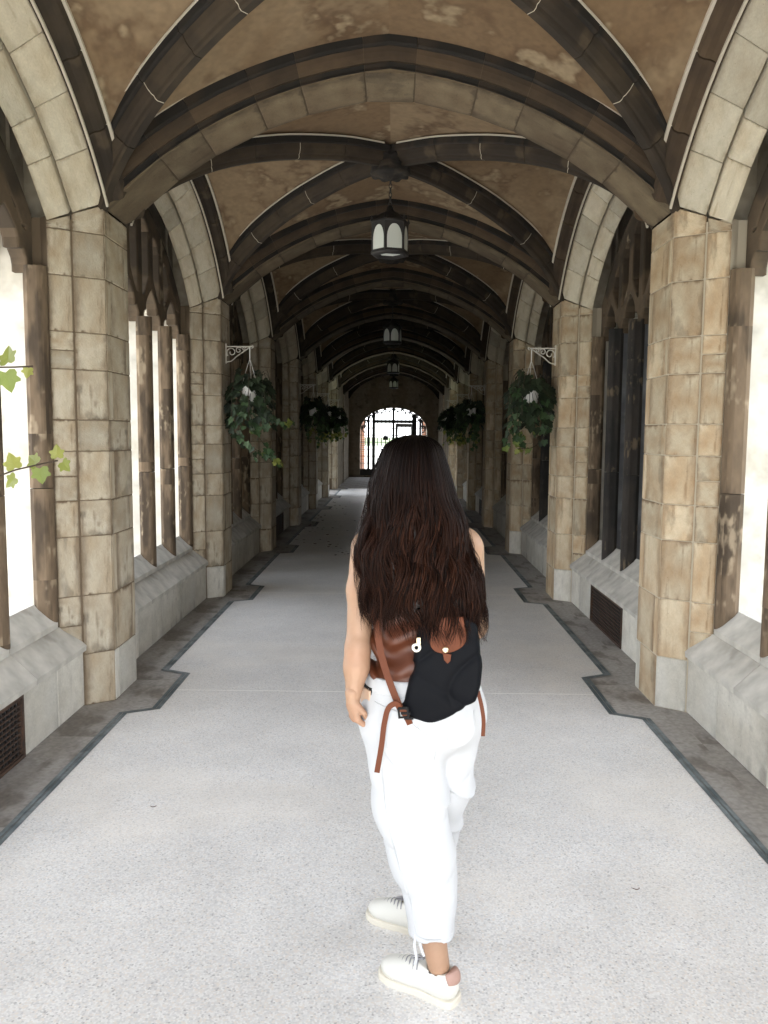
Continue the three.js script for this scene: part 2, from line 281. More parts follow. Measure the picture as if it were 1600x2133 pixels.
const coreGeo = (() => { const h = [[-1.6265, 0.196], [-1.7715, 0.2985], [-1.8835, 0.3755], [-1.93, 0.345], [-2.1, 0.345]].map(([x, t]) => pl(x, t)); const o = [...h, ...h.slice().reverse().map(([x, z]) => [x, -z])]; const g = new THREE.ExtrudeGeometry(shapeOf(o.map(([x, z]) => [x, -z])), { depth: 2.8, bevelEnabled: false }); g.rotateX(-Math.PI / 2); return g; })();
const buttress = metreUV(box(-2.42 + PX, -2.08 + PX, -0.05, 4.06, -0.352, 0.352));
const pierHead = metreUV(box(-2.09 + PX, -1.72 + PX, 2.78, 4.05, -0.2, 0.2));
function makePier(j, s, side) {
  const n = j - 1, where = n < 0 ? `${side} stone pier beside the viewer, ${n === -1 ? 'one step behind the frame edge' : 'at the open entrance behind the viewer'}`
    : `${side} wall stone pier, ${ORD[n]} from the viewer${n === 0 ? ', tallest in the picture' : ''}`;
  const p = thing('stone_pier', where, 'pier', [s * PX, 0, -pierD(j)], s > 0 ? Math.PI : 0, 'piers along the walk');
  const set = s < 0 ? M.left : M.right, r = rng(900 + j * 31 + (s > 0 ? 7 : 0));
  part('mortar_core', coreGeo, s < 0 ? M.mortarDark : M.mortarPale, p);
  for (const { g, i } of PIER) part('stone_block', g, i === 0 && r() < 0.4 ? pick(M.base, r) : pick(set, r), p);
  part('buttress', buttress, M.wall, p); part('pier_head', pierHead, M.wall, p);
}
for (const [s, side] of SIDES) for (let j = FIRST; j <= 8; j++) makePier(j, s, side);

// ---- transverse arches
const TA = { R: 2.7, d: 0.27, y: 0.9585, ps: Math.asin(1.891 / 2.7) };
function taPoint(r, s, w) { const R = TA.R + r, a = Math.asin(TA.d / R), f = lerp(a, TA.ps, Math.abs(s)), x = Math.max(0, R * Math.sin(f) - TA.d); return new THREE.Vector3((s < 0 ? -1 : 1) * x, TA.y + R * Math.cos(f), w); }
const xs2s = (x) => { const a = Math.asin(TA.d / TA.R); return Math.sign(x) * (Math.asin((Math.abs(x) + TA.d) / TA.R) - a) / (TA.ps - a); };
const JX = [-1.621, -1.29, -1.06, -0.74, -0.49, -0.135, 0.15, 0.5, 0.76, 1.09, 1.31, 1.621].map(xs2s);
const ARCH = [];
for (let i = 0; i < JX.length - 1; i++) {
  const a = JX[i] + 0.0005, b = JX[i + 1] - 0.0005, c = [];
  for (const r of [0, 0.09]) for (const w of [-0.202, 0.202]) for (const q of [a, b]) c.push(taPoint(r, q, w).toArray());
  const seg = a < 0 && b > 0 ? 2 : 2, e = [];
  for (const m of [-1, 1]) {
    e.push(['hollow_moulding', sweep([[0.1, 0.008], [0.208, 0.008], [0.2035, 0.022], [0.207, 0.044], [0.1, 0.048]].map(([w, r]) => [m * w, r]), (w, r, q) => taPoint(r, q, w), a, b, seg)]);
    e.push(['face_moulding', sweep([[0.18, 0.0475], [0.216, 0.0475], [0.232, 0.062], [0.245, 0.085], [0.252, 0.112], [0.252, 0.135], [0.18, 0.135]].map(([w, r]) => [m * w, r]), (w, r, q) => taPoint(r, q, w), a, b, seg)]);
    e.push(['arch_fillet', sweep([[0.2, 0.114], [0.275, 0.108], [0.288, 0.116], [0.29, 0.163], [0.2, 0.168]].map(([w, r]) => [m * w, r]), (w, r, q) => taPoint(r, q, w), a, b, seg)]);
  }
  ARCH.push({ g: stone(c, 0.004, 0.001), e });
}
const archCore = sweep([[-0.198, 0.004], [0.198, 0.004], [0.2, 0.05], [0.212, 0.05], [0.228, 0.064], [0.241, 0.087], [0.248, 0.114], [0.248, 0.15], [-0.248, 0.15], [-0.248, 0.114], [-0.241, 0.087], [-0.228, 0.064], [-0.212, 0.05], [-0.2, 0.05]], (w, r, q) => taPoint(r, q, w), -0.998, 0.998, 40);
const archLime = [-1, 1].map((m) => sweep([[0.26, 0.164], [0.297, 0.164], [0.297, 0.172], [0.26, 0.172]].map(([w, r]) => [m * w, r]), (w, r, q) => taPoint(r, q, w), -0.985, 0.985, 40));
for (let j = FIRST; j <= 8; j++) {
  const n = j - 1, far = n >= 6, a = thing('transverse_arch', n < 0 ? `stone cross arch over the walk ${n === -1 ? 'above the viewer' : 'at the open entrance behind the viewer'}` : `pointed stone cross arch over the walk, ${ORD[n]} from the viewer`, 'arch', [0, 0, -pierD(j)], 0, 'arches across the walk');
  const r = rng(300 + j);
  for (const { g, e } of ARCH) { part('voussoir', g, pick(M.soffit, r), a); for (const [nm, q] of e) part(nm, q, nm === 'face_moulding' ? pick(M.face, r) : M.grimeShade, a); }
  part('mortar_core', archCore, M.archMortar, a);
  for (const q of archLime) part('lime_edge', q, M.lime, a);
}

// ---- vault bays: plaster web, diagonal ribs, boss
const DT = [[0, 3.668], [0.15, 3.655], [0.35, 3.63], [0.58, 3.575], [0.78, 3.515], [1.0, 3.425], [1.15, 3.345], [1.3, 3.243], [1.41, 3.15], [1.52, 3.035], [1.6, 2.92], [1.75, 2.68]];
function diagY(x) { x = Math.abs(x); let i = 0; while (i < DT.length - 2 && DT[i + 1][0] < x) i++; const p = (k) => DT[clamp(k, 0, DT.length - 1)], [x0, y0] = p(i), [x1, y1] = p(i + 1), t = (x - x0) / (x1 - x0); const m0 = i ? (y1 - p(i - 1)[1]) / (x1 - p(i - 1)[0]) : 0, m1 = (p(i + 2)[1] - y0) / (p(i + 2)[0] - x0 || 1), h = x1 - x0, t2 = t * t, t3 = t2 * t; return (2 * t3 - 3 * t2 + 1) * y0 + (t3 - 2 * t2 + t) * h * m0 + (-2 * t3 + 3 * t2) * y1 + (t3 - t2) * h * m1; }
const VX = 1.621, VT = 1.3655, WA = { R: 2.2, d: 0.32, y: 1.5 };
const webT = (x) => TA.y + Math.sqrt(Math.max(0.01, 2.85 ** 2 - (Math.abs(x) + TA.d) ** 2));
const webW = (t) => WA.y + Math.sqrt(Math.max(0.01, 2.275 ** 2 - (Math.abs(t) + WA.d) ** 2));
function webY(x, t) {
  x = Math.abs(x); t = Math.abs(t); const u = x / VX, v = t / VT, yd = (q) => diagY(q * VX) + 0.155;
  if (v >= u) { const k = u >= 1 ? 0 : clamp((v - u) / Math.max(1e-4, 1 - u)); return lerp(yd(u), webT(x), k) ; }
  const k = clamp((x - v * VX) / Math.max(1e-4, 1.52 - v * VX)); return lerp(yd(v), webW(t), k);
}
const webGeo = (() => {
  const N = 64, pos = [], uv = [], idx = [];
  for (let i = 0; i <= N; i++) for (let j = 0; j <= N; j++) { const x = lerp(-1.6, 1.6, i / N), t = lerp(-1.4, 1.4, j / N); pos.push(x, webY(x, t), -t); uv.push(x / 3.2, t / 3.2); }
  for (let i = 0; i < N; i++) for (let j = 0; j < N; j++) { const a = i * (N + 1) + j, b = a + 1, c = a + N + 1, d = c + 1; idx.push(a, d, b, a, c, d); }
  const g = new THREE.BufferGeometry(); g.setAttribute('position', new THREE.Float32BufferAttribute(pos, 3)); g.setAttribute('uv', new THREE.Float32BufferAttribute(uv, 2)); g.setIndex(idx); g.computeVertexNormals(); return g;
})();
const ribProfile = [[-0.02, 0], [0.02, 0], [0.03, 0.01], [0.034, 0.026], [0.046, 0.034], [0.062, 0.06], [0.072, 0.095], [0.072, 0.12], [-0.072, 0.12], [-0.072, 0.095], [-0.062, 0.06], [-0.046, 0.034], [-0.034, 0.026], [-0.03, 0.01]];
const filletProfile = [[-0.094, 0.1], [-0.084, 0.093], [0.084, 0.093], [0.094, 0.1], [0.096, 0.138], [-0.096, 0.138]];
const ribLime = [[0.08, 0.138], [0.103, 0.138], [0.103, 0.148], [0.08, 0.148]];
const RIBS = [], RLIME = [], RFILL = [], RJOINT = [];
for (const sx of [-1, 1]) for (const st of [-1, 1]) {
  const e = new THREE.Vector3(sx * VX, 0, -st * VT).normalize(), lat = new THREE.Vector3(-e.z, 0, e.x);
  const place = (p, q, x) => { const y = diagY(x), dy = (diagY(x + 0.01) - diagY(x - 0.01)) / (0.02 * Math.hypot(1, VT / VX)), n = new THREE.Vector3(e.x * -dy, 1, e.z * -dy).normalize(); return new THREE.Vector3(sx * x, y, -st * x * VT / VX).addScaledVector(lat, p).addScaledVector(n, q); };
  const J = [0.06, 0.36, 0.66, 0.93, 1.18, 1.4, 1.63];
  for (let i = 0; i < J.length - 1; i++) { RIBS.push(sweep(ribProfile, place, J[i] + 0.0018, J[i + 1] - 0.0018, 4)); RFILL.push(sweep(filletProfile, place, J[i] + 0.0018, J[i + 1] - 0.0018, 4)); if (i === 2 || i === 4) RJOINT.push(sweep(ribProfile.map(([p, q]) => [p * 0.985, q + 0.0006]), place, J[i] - 0.0019, J[i] + 0.0019, 1)); }
  for (const m of [-1, 1]) RLIME.push(sweep(ribLime.map(([p, q]) => [m * p, q]), place, 0.1, 1.5, 20));
}
const bossGeo = (() => {
  const g = new THREE.SphereGeometry(1, 40, 24), p = g.attributes.position, v = new THREE.Vector3();
  for (let i = 0; i < p.count; i++) { v.fromBufferAttribute(p, i); const a = Math.atan2(v.z, v.x), lat = v.y; const leaf = 0.15 * Math.abs(Math.sin(a * 4)) * sstep(-0.9, -0.3, lat) + 0.09 * Math.sin(a * 9 + lat * 9) * sstep(0.95, 0.5, Math.abs(lat)) + 0.07 * Math.sin(lat * 16); const k = 1 + leaf; p.setXYZ(i, v.x * 0.125 * k * (1 + 0.45 * sstep(-0.2, -0.75, lat) - 0.1 * lat), v.y * 0.14 * k, v.z * 0.125 * k * (1 + 0.45 * sstep(-0.2, -0.75, lat) - 0.1 * lat)); }
  g.translate(0, 3.72, 0); g.computeVertexNormals(); return g;
})();
for (let k = FIRST; k <= LAST; k++) {
  const far = k >= 7, b = structure('vault', k < 0 ? 'ribbed plaster vault over the entrance behind the viewer' : `brown plaster rib vault, ${ORD[k]} bay from the viewer`, 'vault', [0, 0, -bayD(k)]);
  const r = rng(500 + k), w = part('plaster_web', webGeo, M.web, b); if (k % 2) { w.rotation.y = Math.PI; }
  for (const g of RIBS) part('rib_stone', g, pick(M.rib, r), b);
  for (const g of RFILL) part('rib_fillet', g, M.grimeShade, b);
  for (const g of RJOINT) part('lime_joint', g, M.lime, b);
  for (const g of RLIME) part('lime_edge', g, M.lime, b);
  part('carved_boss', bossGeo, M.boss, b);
}
const roof = structure('roof', 'flat roof slab over the vaults', 'roof');
part('roof_slab', box(-2.6, 2.6, 4.05, 4.3, -30.9, 1.75), M.roof, roof);

// ---- window bays
const WX = 1.9, wl = (x) => x + WX;
const arc = (R, f, sg) => [sg * (R * Math.sin(f) - WA.d), WA.y + R * Math.cos(f)];
const PROF = { in: [-1.621, 2.2, 1.3655], g1: [-1.768, 2.068, 1.2615], g2: [-1.778, 2.06, 1.2545], out: [-1.88, 1.97, 1.1845] };
const phi = (R, tS, s) => lerp(Math.asin((tS + WA.d) / R), Math.asin(WA.d / R), s);
function wallVoussoirs() {
  const out = [];
  for (const [A, B, off] of [['in', 'g1', 0], ['g2', 'out', 0.06]]) for (const sg of [-1, 1]) {
    const n = 5, J = []; for (let i = 0; i <= n; i++) J.push(i === 0 ? 0 : i === n ? 1 : (i + off * (i % 2 ? 1 : -1) * 2) / n);
    for (let i = 0; i < n; i++) {
      const c = [];
      for (const th of [0, 0.13]) for (const P of [PROF[A], PROF[B]]) for (const s of [J[i], J[i + 1]]) { const f = phi(P[1], P[2], s), [t, y] = arc(P[1] + th, f, sg); c.push([wl(P[0]), y, -(s === 1 ? sg * Math.max(0, sg * t) : t)]); }
      out.push(stone(c, 0.004, 0.0018));
    }
  }
  return out;
}
const WV = wallVoussoirs();
const wallRibProfile = [[-1.62, 2.196], [-1.596, 2.186], [-1.59, 2.2], [-1.567, 2.214], [-1.535, 2.218], [-1.512, 2.232], [-1.5, 2.27], [-1.52, 2.3], [-1.62, 2.32]];
const WR = [], WRL = [];
for (const sg of [-1, 1]) {
  const place = (x, R, s) => { const f = phi(R, 1.3655 + (R - 2.2) * 0.5, s), [t, y] = arc(R, f, sg); return new THREE.Vector3(wl(x), y, -(sg * Math.max(0, sg * t))); };
  for (let i = 0; i < 4; i++) WR.push(sweep(wallRibProfile, place, i / 4 + 0.003, (i + 1) / 4 - (i === 3 ? 0 : 0.003), 4));
  WRL.push(sweep([[-1.604, 2.178], [-1.592, 2.178], [-1.592, 2.192], [-1.604, 2.192]], place, 0, 1, 14));
  WRL.push(sweep([[-1.508, 2.262], [-1.486, 2.262], [-1.486, 2.28], [-1.508, 2.28]], place, 0.1, 1, 14));
}
const toWall = (g, x0) => { g.rotateY(-Math.PI / 2); g.translate(wl(x0), 0, 0); return g; };
function archOutline(R, y0, half) { const pts = [[half, y0]], n = 14, f0 = Math.asin((half + WA.d) / R), f1 = Math.asin(WA.d / R); for (let i = 0; i <= n; i++) pts.push(arc(R, lerp(f0, f1, i / n), 1)); for (let i = n; i >= 0; i--) pts.push(arc(R, lerp(f0, f1, i / n), -1)); pts.push([-half, y0]); return pts; }
const doorOutline = (() => { const p = [[0.6, 0]]; for (let i = 0; i <= 16; i++) { const f = Math.PI * i / 16; p.push([0.6 * Math.cos(f), 2.2 + 0.4 * Math.sin(f)]); } p.push([-0.6, 0]); return p; })();
const wallPlate = (door) => { const sh = shapeOf([[-1.24, -0.05], [1.24, -0.05], [1.24, 4.05], [-1.24, 4.05]]); sh.holes.push(new THREE.Path((door ? doorOutline : archOutline(1.985, 0.5, 1.19)).map((p) => new THREE.Vector2(...p)))); return metreUV(toWall(extrude(sh, 0.2), -2.1)); };
const plateWindow = wallPlate(false), plateDoor = wallPlate(true);
const LIGHT = 0.592;
const [traceryGeo, traceryOuter] = (() => {
  const half = 1.19, up = archOutline(2.0, 2.5, half), pts = up.slice();           // right bottom ... left bottom
  const head = [[0.262, 2.5], [0.262, 2.53], [0.248, 2.57], [0.205, 2.615], [0.165, 2.612], [0.16, 2.655], [0.13, 2.7], [0.065, 2.755], [0, 2.8]];
  for (let i = 0; i < 4; i++) { const c = (i - 1.5) * LIGHT; for (const [a, y] of head) pts.push([c - a, y]); for (const [a, y] of head.slice(0, -1).reverse()) pts.push([c + a, y]); }
  const sh = shapeOf(pts);
  for (let i = -4; i < 4; i++) {
    const c = (i + 0.5) * LIGHT / 2, hw = 0.108, inner = (i & 1) === 0 ? -1 : 1;      // main mullion lies at even multiples
    const top = (t) => WA.y + Math.sqrt(1.885 ** 2 - (Math.abs(t) + WA.d) ** 2), lo = (q) => { const k = (q * -inner + 1) / 2; return 2.66 + 0.22 * Math.pow(k, 1.3) + 0.05 * Math.pow(1 - k, 6); };
    const q = []; for (let a = -1; a <= 1.001; a += 0.25) q.push([c + a * hw, lo(a)]);
    for (let a = 1; a >= -1.001; a -= 0.5) q.push([c + a * hw, Math.max(top(c + a * hw) - 0.05 * a * a, lo(a) + 0.03)]);
    sh.holes.push(new THREE.Path(q.map((p) => new THREE.Vector2(...p))));
  }
  return [metreUV(toWall(extrude(sh, 0.07, 0.014), -1.98)), metreUV(toWall(extrude(sh, 0.165), -2.165))];
})();
function planExtrude(pts, y0, y1) { const g = new THREE.ExtrudeGeometry(shapeOf(pts.map(([x, t]) => [wl(x), t])), { depth: y1 - y0, bevelEnabled: false }); g.rotateX(-Math.PI / 2); g.translate(0, y0, 0); return g; }
const shaftPts = (() => { const a = []; for (let i = 0; i <= 12; i++) { const f = -Math.PI / 2 + Math.PI * i / 12; a.push([-1.935 + 0.05 * Math.cos(f), 0.05 * Math.sin(f)]); } a.push([-1.975, 0.056], [-2.0, 0.045], [-2.0, -0.045], [-1.975, -0.056]); return a; })();
const shaftGeo = [0, 1, 2, 3, 4].map((v) => [[0.5, 1.3], [1.3, 2.53]].map(([a, b], i) => metreUV(planExtrude(shaftPts, a, b - 0.004), 1, [v * 0.37 + i * 0.21, v * 0.613 + i * 0.17])));
const finGeo = metreUV(planExtrude([[-2.0, 0.036], [-2.15, 0.03], [-2.17, 0.012], [-2.17, -0.012], [-2.15, -0.03], [-2.0, -0.036]], 0.5, 2.6));
const jambGeo = [-1, 1].map((m) => metreUV(planExtrude([[-1.99, -0.03], [-2.29, 0.0], [-2.29, 0.09], [-1.99, 0.09]].map(([x, t]) => [x, m * t]), 0.5, 2.8)));
const sillLow = [[-0.0, 0]];
const lowProfile = [[-1.755, 0.336], [-1.752, 0.366], [-1.882, 0.488], [-1.95, 0.488], [-1.95, 0.3], [-1.79, 0.3], [-1.778, 0.334]];
const upProfile = [[-1.884, 0.486], [-1.884, 0.52], [-2.0, 0.632], [-2.34, 0.52], [-2.34, 0.4], [-1.9, 0.4]];
const along = (x, y, t) => new THREE.Vector3(wl(x), y, -t);
const COPING = [[-1.262, -0.58], [-0.58, 0.6], [0.6, 1.262]].map(([a, b]) => sweep(lowProfile, along, a + 0.002, b - 0.002, 1));
const SILL = [0, 1, 2, 3].map((i) => sweep(upProfile, along, (i - 2) * LIGHT + 0.003, (i - 1) * LIGHT - 0.003, 1));
const dado = (E) => E.slice(0, -1).map((a, i) => boxStone(wl(-1.775), wl(-1.9), 0.0, 0.336, -E[i + 1], -a, 0.004, 0.0025));
const DADO = { plain: dado([-1.275, -0.83, -0.24, 0.35, 0.82, 1.275]), grille: [...dado([-1.275, -0.92, -0.49]), ...dado([0.49, 0.9, 1.275])] };
const gSlat = Array.from({ length: 11 }, (_, i) => box(wl(-1.796), wl(-1.783), 0.022 + i * 0.0275, 0.03 + i * 0.0275, -0.475, 0.475));
const gBars = mergeGeometries(Array.from({ length: 27 }, (_, i) => box(wl(-1.8), wl(-1.788), 0.02, 0.315, -0.475 + i * 0.0365 - 0.004, -0.475 + i * 0.0365 + 0.004)));
const gFrame = mergeGeometries([box(wl(-1.8), wl(-1.772), 0.006, 0.024, -0.487, 0.487), box(wl(-1.8), wl(-1.772), 0.312, 0.33, -0.487, 0.487), box(wl(-1.8), wl(-1.772), 0.02, 0.316, -0.487, -0.468), box(wl(-1.8), wl(-1.772), 0.02, 0.316, 0.468, 0.487)]);
const gBack = box(wl(-1.9), wl(-1.86), 0.0, 0.33, -0.49, 0.49);
for (const [s, side] of SIDES) for (let k = FIRST; k <= 6; k++) {
  const door = k === 6, set = M.voussoir, r = rng(1300 + k * 17 + (s > 0 ? 5 : 0)), grille = (s < 0 && (k === 0 || k === 3)) || (s > 0 && (k === 1 || k === 4));
  const nth = k < 0 ? 'beside the viewer, outside the picture' : `${ORD[k]} from the viewer`;
  const w = thing(door ? 'doorway_bay' : 'tracery_window', door ? `open arched doorway at the far ${side} end of the walk` : `${side} wall arched window bay of stone tracery, ${nth}${grille && k >= 0 ? ', with iron grille below' : ''}`, door ? 'doorway' : 'window', [s * WX, 0, -bayD(k)], s > 0 ? Math.PI : 0, door ? undefined : 'open tracery windows along the walk');
  part('wall', door ? plateDoor : plateWindow, M.wall, w);
  for (const g of WV) part('voussoir', g, pick(set, r), w);
  for (const g of WR) part('rib_stone', g, s < 0 ? pick(M.rib, r) : pick(M.face, r), w);
  for (const g of WRL) part('lime_edge', g, M.lime, w);
  if (door) continue;
  part('tracery', traceryGeo, M.tracery, w); part('outer_tracery', traceryOuter, M.fin, w);
  for (let i = -2; i <= 2; i++) {
    const m = new THREE.Group(); m.name = Math.abs(i) === 2 ? 'jamb_shaft' : 'mullion'; m.position.z = -i * LIGHT; w.add(m);
    const soot = s > 0 && k >= 1 && Math.abs(i) < 2;  // right mullions past the first bay take the darker shaft and fin materials
    for (const g of pick(shaftGeo, r)) part('shaft_stone', g, soot ? M.shaftDark : M.shaft, m);
    if (Math.abs(i) < 2) part('outer_fin', finGeo, soot ? M.finGrey : M.fin, m); else part('outer_jamb', jambGeo[i > 0 ? 1 : 0], M.fin, m);
  }
  for (const g of COPING) part('coping_stone', g, M.sill, w);
  for (const g of SILL) part('sill_stone', g, M.sill, w);
  for (const g of grille ? DADO.grille : DADO.plain) part('dado_panel', g, pick(M.base, r), w);
  if (grille) {
    const gr = new THREE.Group(); gr.name = 'floor_grille'; w.add(gr);
    part('frame', gFrame, M.rust, gr); part('bars', gBars, M.iron, gr); part('backing', gBack, M.black, gr);
    for (const g of gSlat) part('slat', g, M.rust, gr);
  }
}
// ---- windowless far bays and end wall with gate opening
for (const [s, side] of SIDES) {
  const w = structure('side_wall', `dark ${side} wall of the windowless far end`, 'wall', [s * 1.85, 0, -27]);
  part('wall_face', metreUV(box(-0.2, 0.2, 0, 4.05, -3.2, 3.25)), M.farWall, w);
}

// ---------------------------------------------------------------- far end: wall, gate, yard beyond
const GD = 30.2;
{
  const open = (R, hw, y0) => { const p = [[hw, y0]]; for (let i = 0; i <= 24; i++) { const f = Math.PI * i / 24; p.push([hw * Math.cos(f), 1.7 + R * Math.sin(f)]); } p.push([-hw, y0]); return p; };
  const e = thing('end_wall', 'dark end wall with wide arched gate opening', 'wall', [0, 0, -GD]);
  const sh = shapeOf([[-2.3, -0.05], [2.3, -0.05], [2.3, 4.05], [-2.3, 4.05]]); sh.holes.push(new THREE.Path(open(0.86, 1.24, 0.06).map((p) => new THREE.Vector2(...p))));
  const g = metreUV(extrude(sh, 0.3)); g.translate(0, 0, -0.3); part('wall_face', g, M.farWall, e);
  const gate = thing('iron_gate', 'black arched iron gate with square grid closing the far end', 'gate', [0, 0, -GD - 0.12]);
  const post = (x0, x1, y1) => part('post', box(x0, x1, 0.05, y1, -0.05, 0.05), M.iron, gate);
  post(-0.98, -0.88, 2.25); post(-0.8, -0.68, 2.4); post(-0.055, 0.045, 2.55); post(0.68, 0.86, 2.35); post(0.94, 1.03, 2.2);
  part('transom', box(-0.8, 0.86, 2.0, 2.12, -0.045, 0.045), M.iron, gate);
  part('bottom_rail', box(-1.33, 1.33, 0.05, 0.3, -0.03, 0.03), M.iron, gate);
  for (let i = 0; i < 7; i++) part('bar', box(-1.33, 1.33, 0.5 + i * 0.26, 0.522 + i * 0.26, -0.012, 0.012), M.iron, gate);
  for (let i = 0; i < 17; i++) { const x = -1.2 + i * 0.15, top = 1.7 + 0.84 * Math.sqrt(Math.max(0, 1 - (x / 1.26) ** 2)); part('upright', box(x - 0.015, x + 0.015, 0.25, top, 0.012, 0.034), M.iron, gate); }
  for (let i = 0; i < 11; i++) { const f = Math.PI * (i + 0.5) / 11, x = 1.1 * Math.cos(f), y = 1.7 + 0.74 * Math.sin(f); const t = new THREE.TorusGeometry(0.125, 0.022, 6, 20, Math.PI); t.rotateZ(f - Math.PI / 2); t.translate(x * 0.95, y * 0.985, 0); part('scroll', t, M.iron, gate); const q = new THREE.TorusGeometry(0.05, 0.018, 6, 14); q.translate(x * 1.03, y * 1.02 + 0.02, 0); part('scroll', q, M.iron, gate); }
  const door = thing('door_leaf', 'dark door leaf with bright glass standing open beyond the gate', 'door', [0.42, 0.0, -GD - 1.2]);
  part('stile', box(-0.36, -0.26, 0.05, 2.0, -0.03, 0.03), M.iron, door); part('stile', box(0.24, 0.36, 0.05, 2.0, -0.03, 0.03), M.iron, door); part('rail', box(-0.26, 0.24, 1.86, 2.0, -0.03, 0.03), M.iron, door); part('rail', box(-0.26, 0.24, 0.05, 0.4, -0.03, 0.03), M.iron, door);
  part('glass', box(-0.26, 0.24, 0.4, 1.86, -0.004, 0.004), new THREE.MeshPhysicalMaterial({ color: 0xffffff, transmission: 1, roughness: 0.02, thickness: 0 }), door);
  const sign = thing('hanging_sign', 'small black board behind the gate bars', 'sign', [-0.3, 1.45, -GD - 0.6]); part('board', box(-0.1, 0.1, -0.08, 0.08, -0.015, 0.015), M.black, sign); part('stand_pole', box(-0.015, 0.015, -1.5, -0.08, -0.015, 0.015), M.iron, sign);
  const bm = [[0.3, 0.12, 0.06], [0.36, 0.16, 0.085], [0.25, 0.1, 0.055], [0.33, 0.13, 0.075]].map((c) => mat(c, 0.9));
  for (const [x, w, nm] of [[-1.32, 0.34, 'left'], [1.3, 0.34, 'right']]) {
    const b = thing('brick_pillar', `red brick pillar beyond the gate on its ${nm} side`, 'pillar', [x, 0, -GD - 2.2], 0, 'brick pillars beyond the gate'); const r = rng(x > 0 ? 5 : 9);
    part('mortar_core', box(-w / 2 + 0.006, w / 2 - 0.006, -0.05, 2.6, -0.16, 0.16), mat([0.35, 0.3, 0.25], 1), b);
    const bg = boxStone(-w / 4, w / 4, 0, 0.075, -0.166, 0.166, 0.004, 0.005);
    for (let i = 0; i < 33; i++) for (const q of [-1, 1]) { const m = part('brick', bg, pick(bm, r), b); m.position.set(q * w / 4, 0.02 + i * 0.077, 0); }
  }
}
// ---------------------------------------------------------------- outside
const ground = structure('ground', 'lawn around the cloister', 'ground', [0, 0, 0]), path = structure('path', 'pale gravel path outside the near left windows and entrance', 'path', [0, 0, 0]);
{ const g = new THREE.PlaneGeometry(700, 700); g.rotateX(-Math.PI / 2); g.translate(0, -0.07, 0); const t = texture(512, 512, (u, v) => mul3(mix3([0.05, 0.085, 0.025], [0.075, 0.1, 0.035], fbm(u * 6, v * 6, 3, 5, 6)), 0.6 + 0.8 * fbm(u * 90, v * 90, 6, 2, 90))); t.repeat.set(230, 230); part('lawn', g, new THREE.MeshStandardMaterial({ map: t, roughness: 0.95 }), ground);
  const t2 = texture(512, 512, (u, v) => mul3(mix3([0.5, 0.49, 0.46], [0.45, 0.44, 0.41], fbm(u * 6, v * 6, 3, 5, 6)), 0.85 + 0.3 * fbm(u * 70, v * 70, 6, 2, 70))), gm = new THREE.MeshStandardMaterial({ map: t2, roughness: 0.9 });
  part('gravel', metreUV(box(-16, -2.3, -0.2, -0.06, -10.5, 30), 0.4), gm, path); part('gravel', metreUV(box(-2.29, 12, -0.2, -0.06, 1.62, 30), 0.4), gm, path); part('gravel', metreUV(box(-14, 14, -0.2, -0.06, -110, -30.6), 0.4), gm, path); part('gravel', metreUV(box(2.3, 6, -0.2, -0.06, -3.6, 1.6), 0.4), gm, path); }
const leafMat = (c, k = 0.35) => new THREE.MeshPhysicalMaterial({ color: lin(...c), roughness: 0.6, transmission: k, thickness: 0, side: THREE.DoubleSide });
function hedge(label, cx, d0, d1, h, w, seed) {  // added hedges, placed and sized to hold sky light back from the far bays
  const o = thing('added_hedge', label, 'hedge', [cx, -0.06, -(d0 + d1) / 2]), L = d1 - d0, r = rng(seed);
  const g = new THREE.BoxGeometry(w - 0.3, h - 0.2, L - 0.3, 6, 16, 40), p = g.attributes.position; for (let i = 0; i < p.count; i++) { const n = 0.2 * (fbm(p.getY(i) * 1.3 + 9, p.getZ(i) * 1.3, seed, 3) - 0.5); p.setXYZ(i, p.getX(i) + n, p.getY(i) + n, p.getZ(i)); } g.translate(0, h / 2 - 0.1, 0); g.computeVertexNormals();
  part('inner_mass', g, mat([0.03, 0.05, 0.02], 1), o);
  const lg = new THREE.BufferGeometry(); lg.setAttribute('position', new THREE.Float32BufferAttribute([0, 0, 0, 0.05, 0.02, 0.035, 0, 0.012, 0.11, -0.05, 0.02, 0.035], 3)); lg.setIndex([0, 1, 2, 0, 2, 3]); lg.computeVertexNormals();
  const N = Math.round(L * h * 130), im = new THREE.InstancedMesh(lg, leafMat([0.045, 0.075, 0.028], 0.2), N), D = new THREE.Object3D(), c = new THREE.Color();
  for (let i = 0; i < N; i++) { const top = r() < 0.15; D.position.set((top ? (r() - 0.5) * w : (r() < 0.7 ? (cx > 0 ? -1 : 1) : (cx > 0 ? 1 : -1)) * (w / 2 - 0.12 + (r() - 0.5) * 0.2)), top ? h - 0.12 + (r() - 0.5) * 0.2 : r() * h, (r() - 0.5) * L); D.rotation.set(r() * 6, r() * 6, r() * 6); D.scale.setScalar(0.8 + r() * 0.8); D.updateMatrix(); im.setMatrixAt(i, D.matrix); im.setColorAt(i, c.setRGB(0.6 + r() * 0.7, 0.6 + r() * 0.6, 0.5 + r() * 0.6)); }
  im.name = 'leaves'; im.userData.kind = 'stuff'; o.add(im);
}
hedge('added tall hedge cutting sky light to the right windows', 3.05, 4.7, 20.3, 4.8, 1.0, 31);
hedge('added tall hedge cutting sky light to the far left windows', -3.05, 8.8, 20.3, 3.5, 1.0, 37);

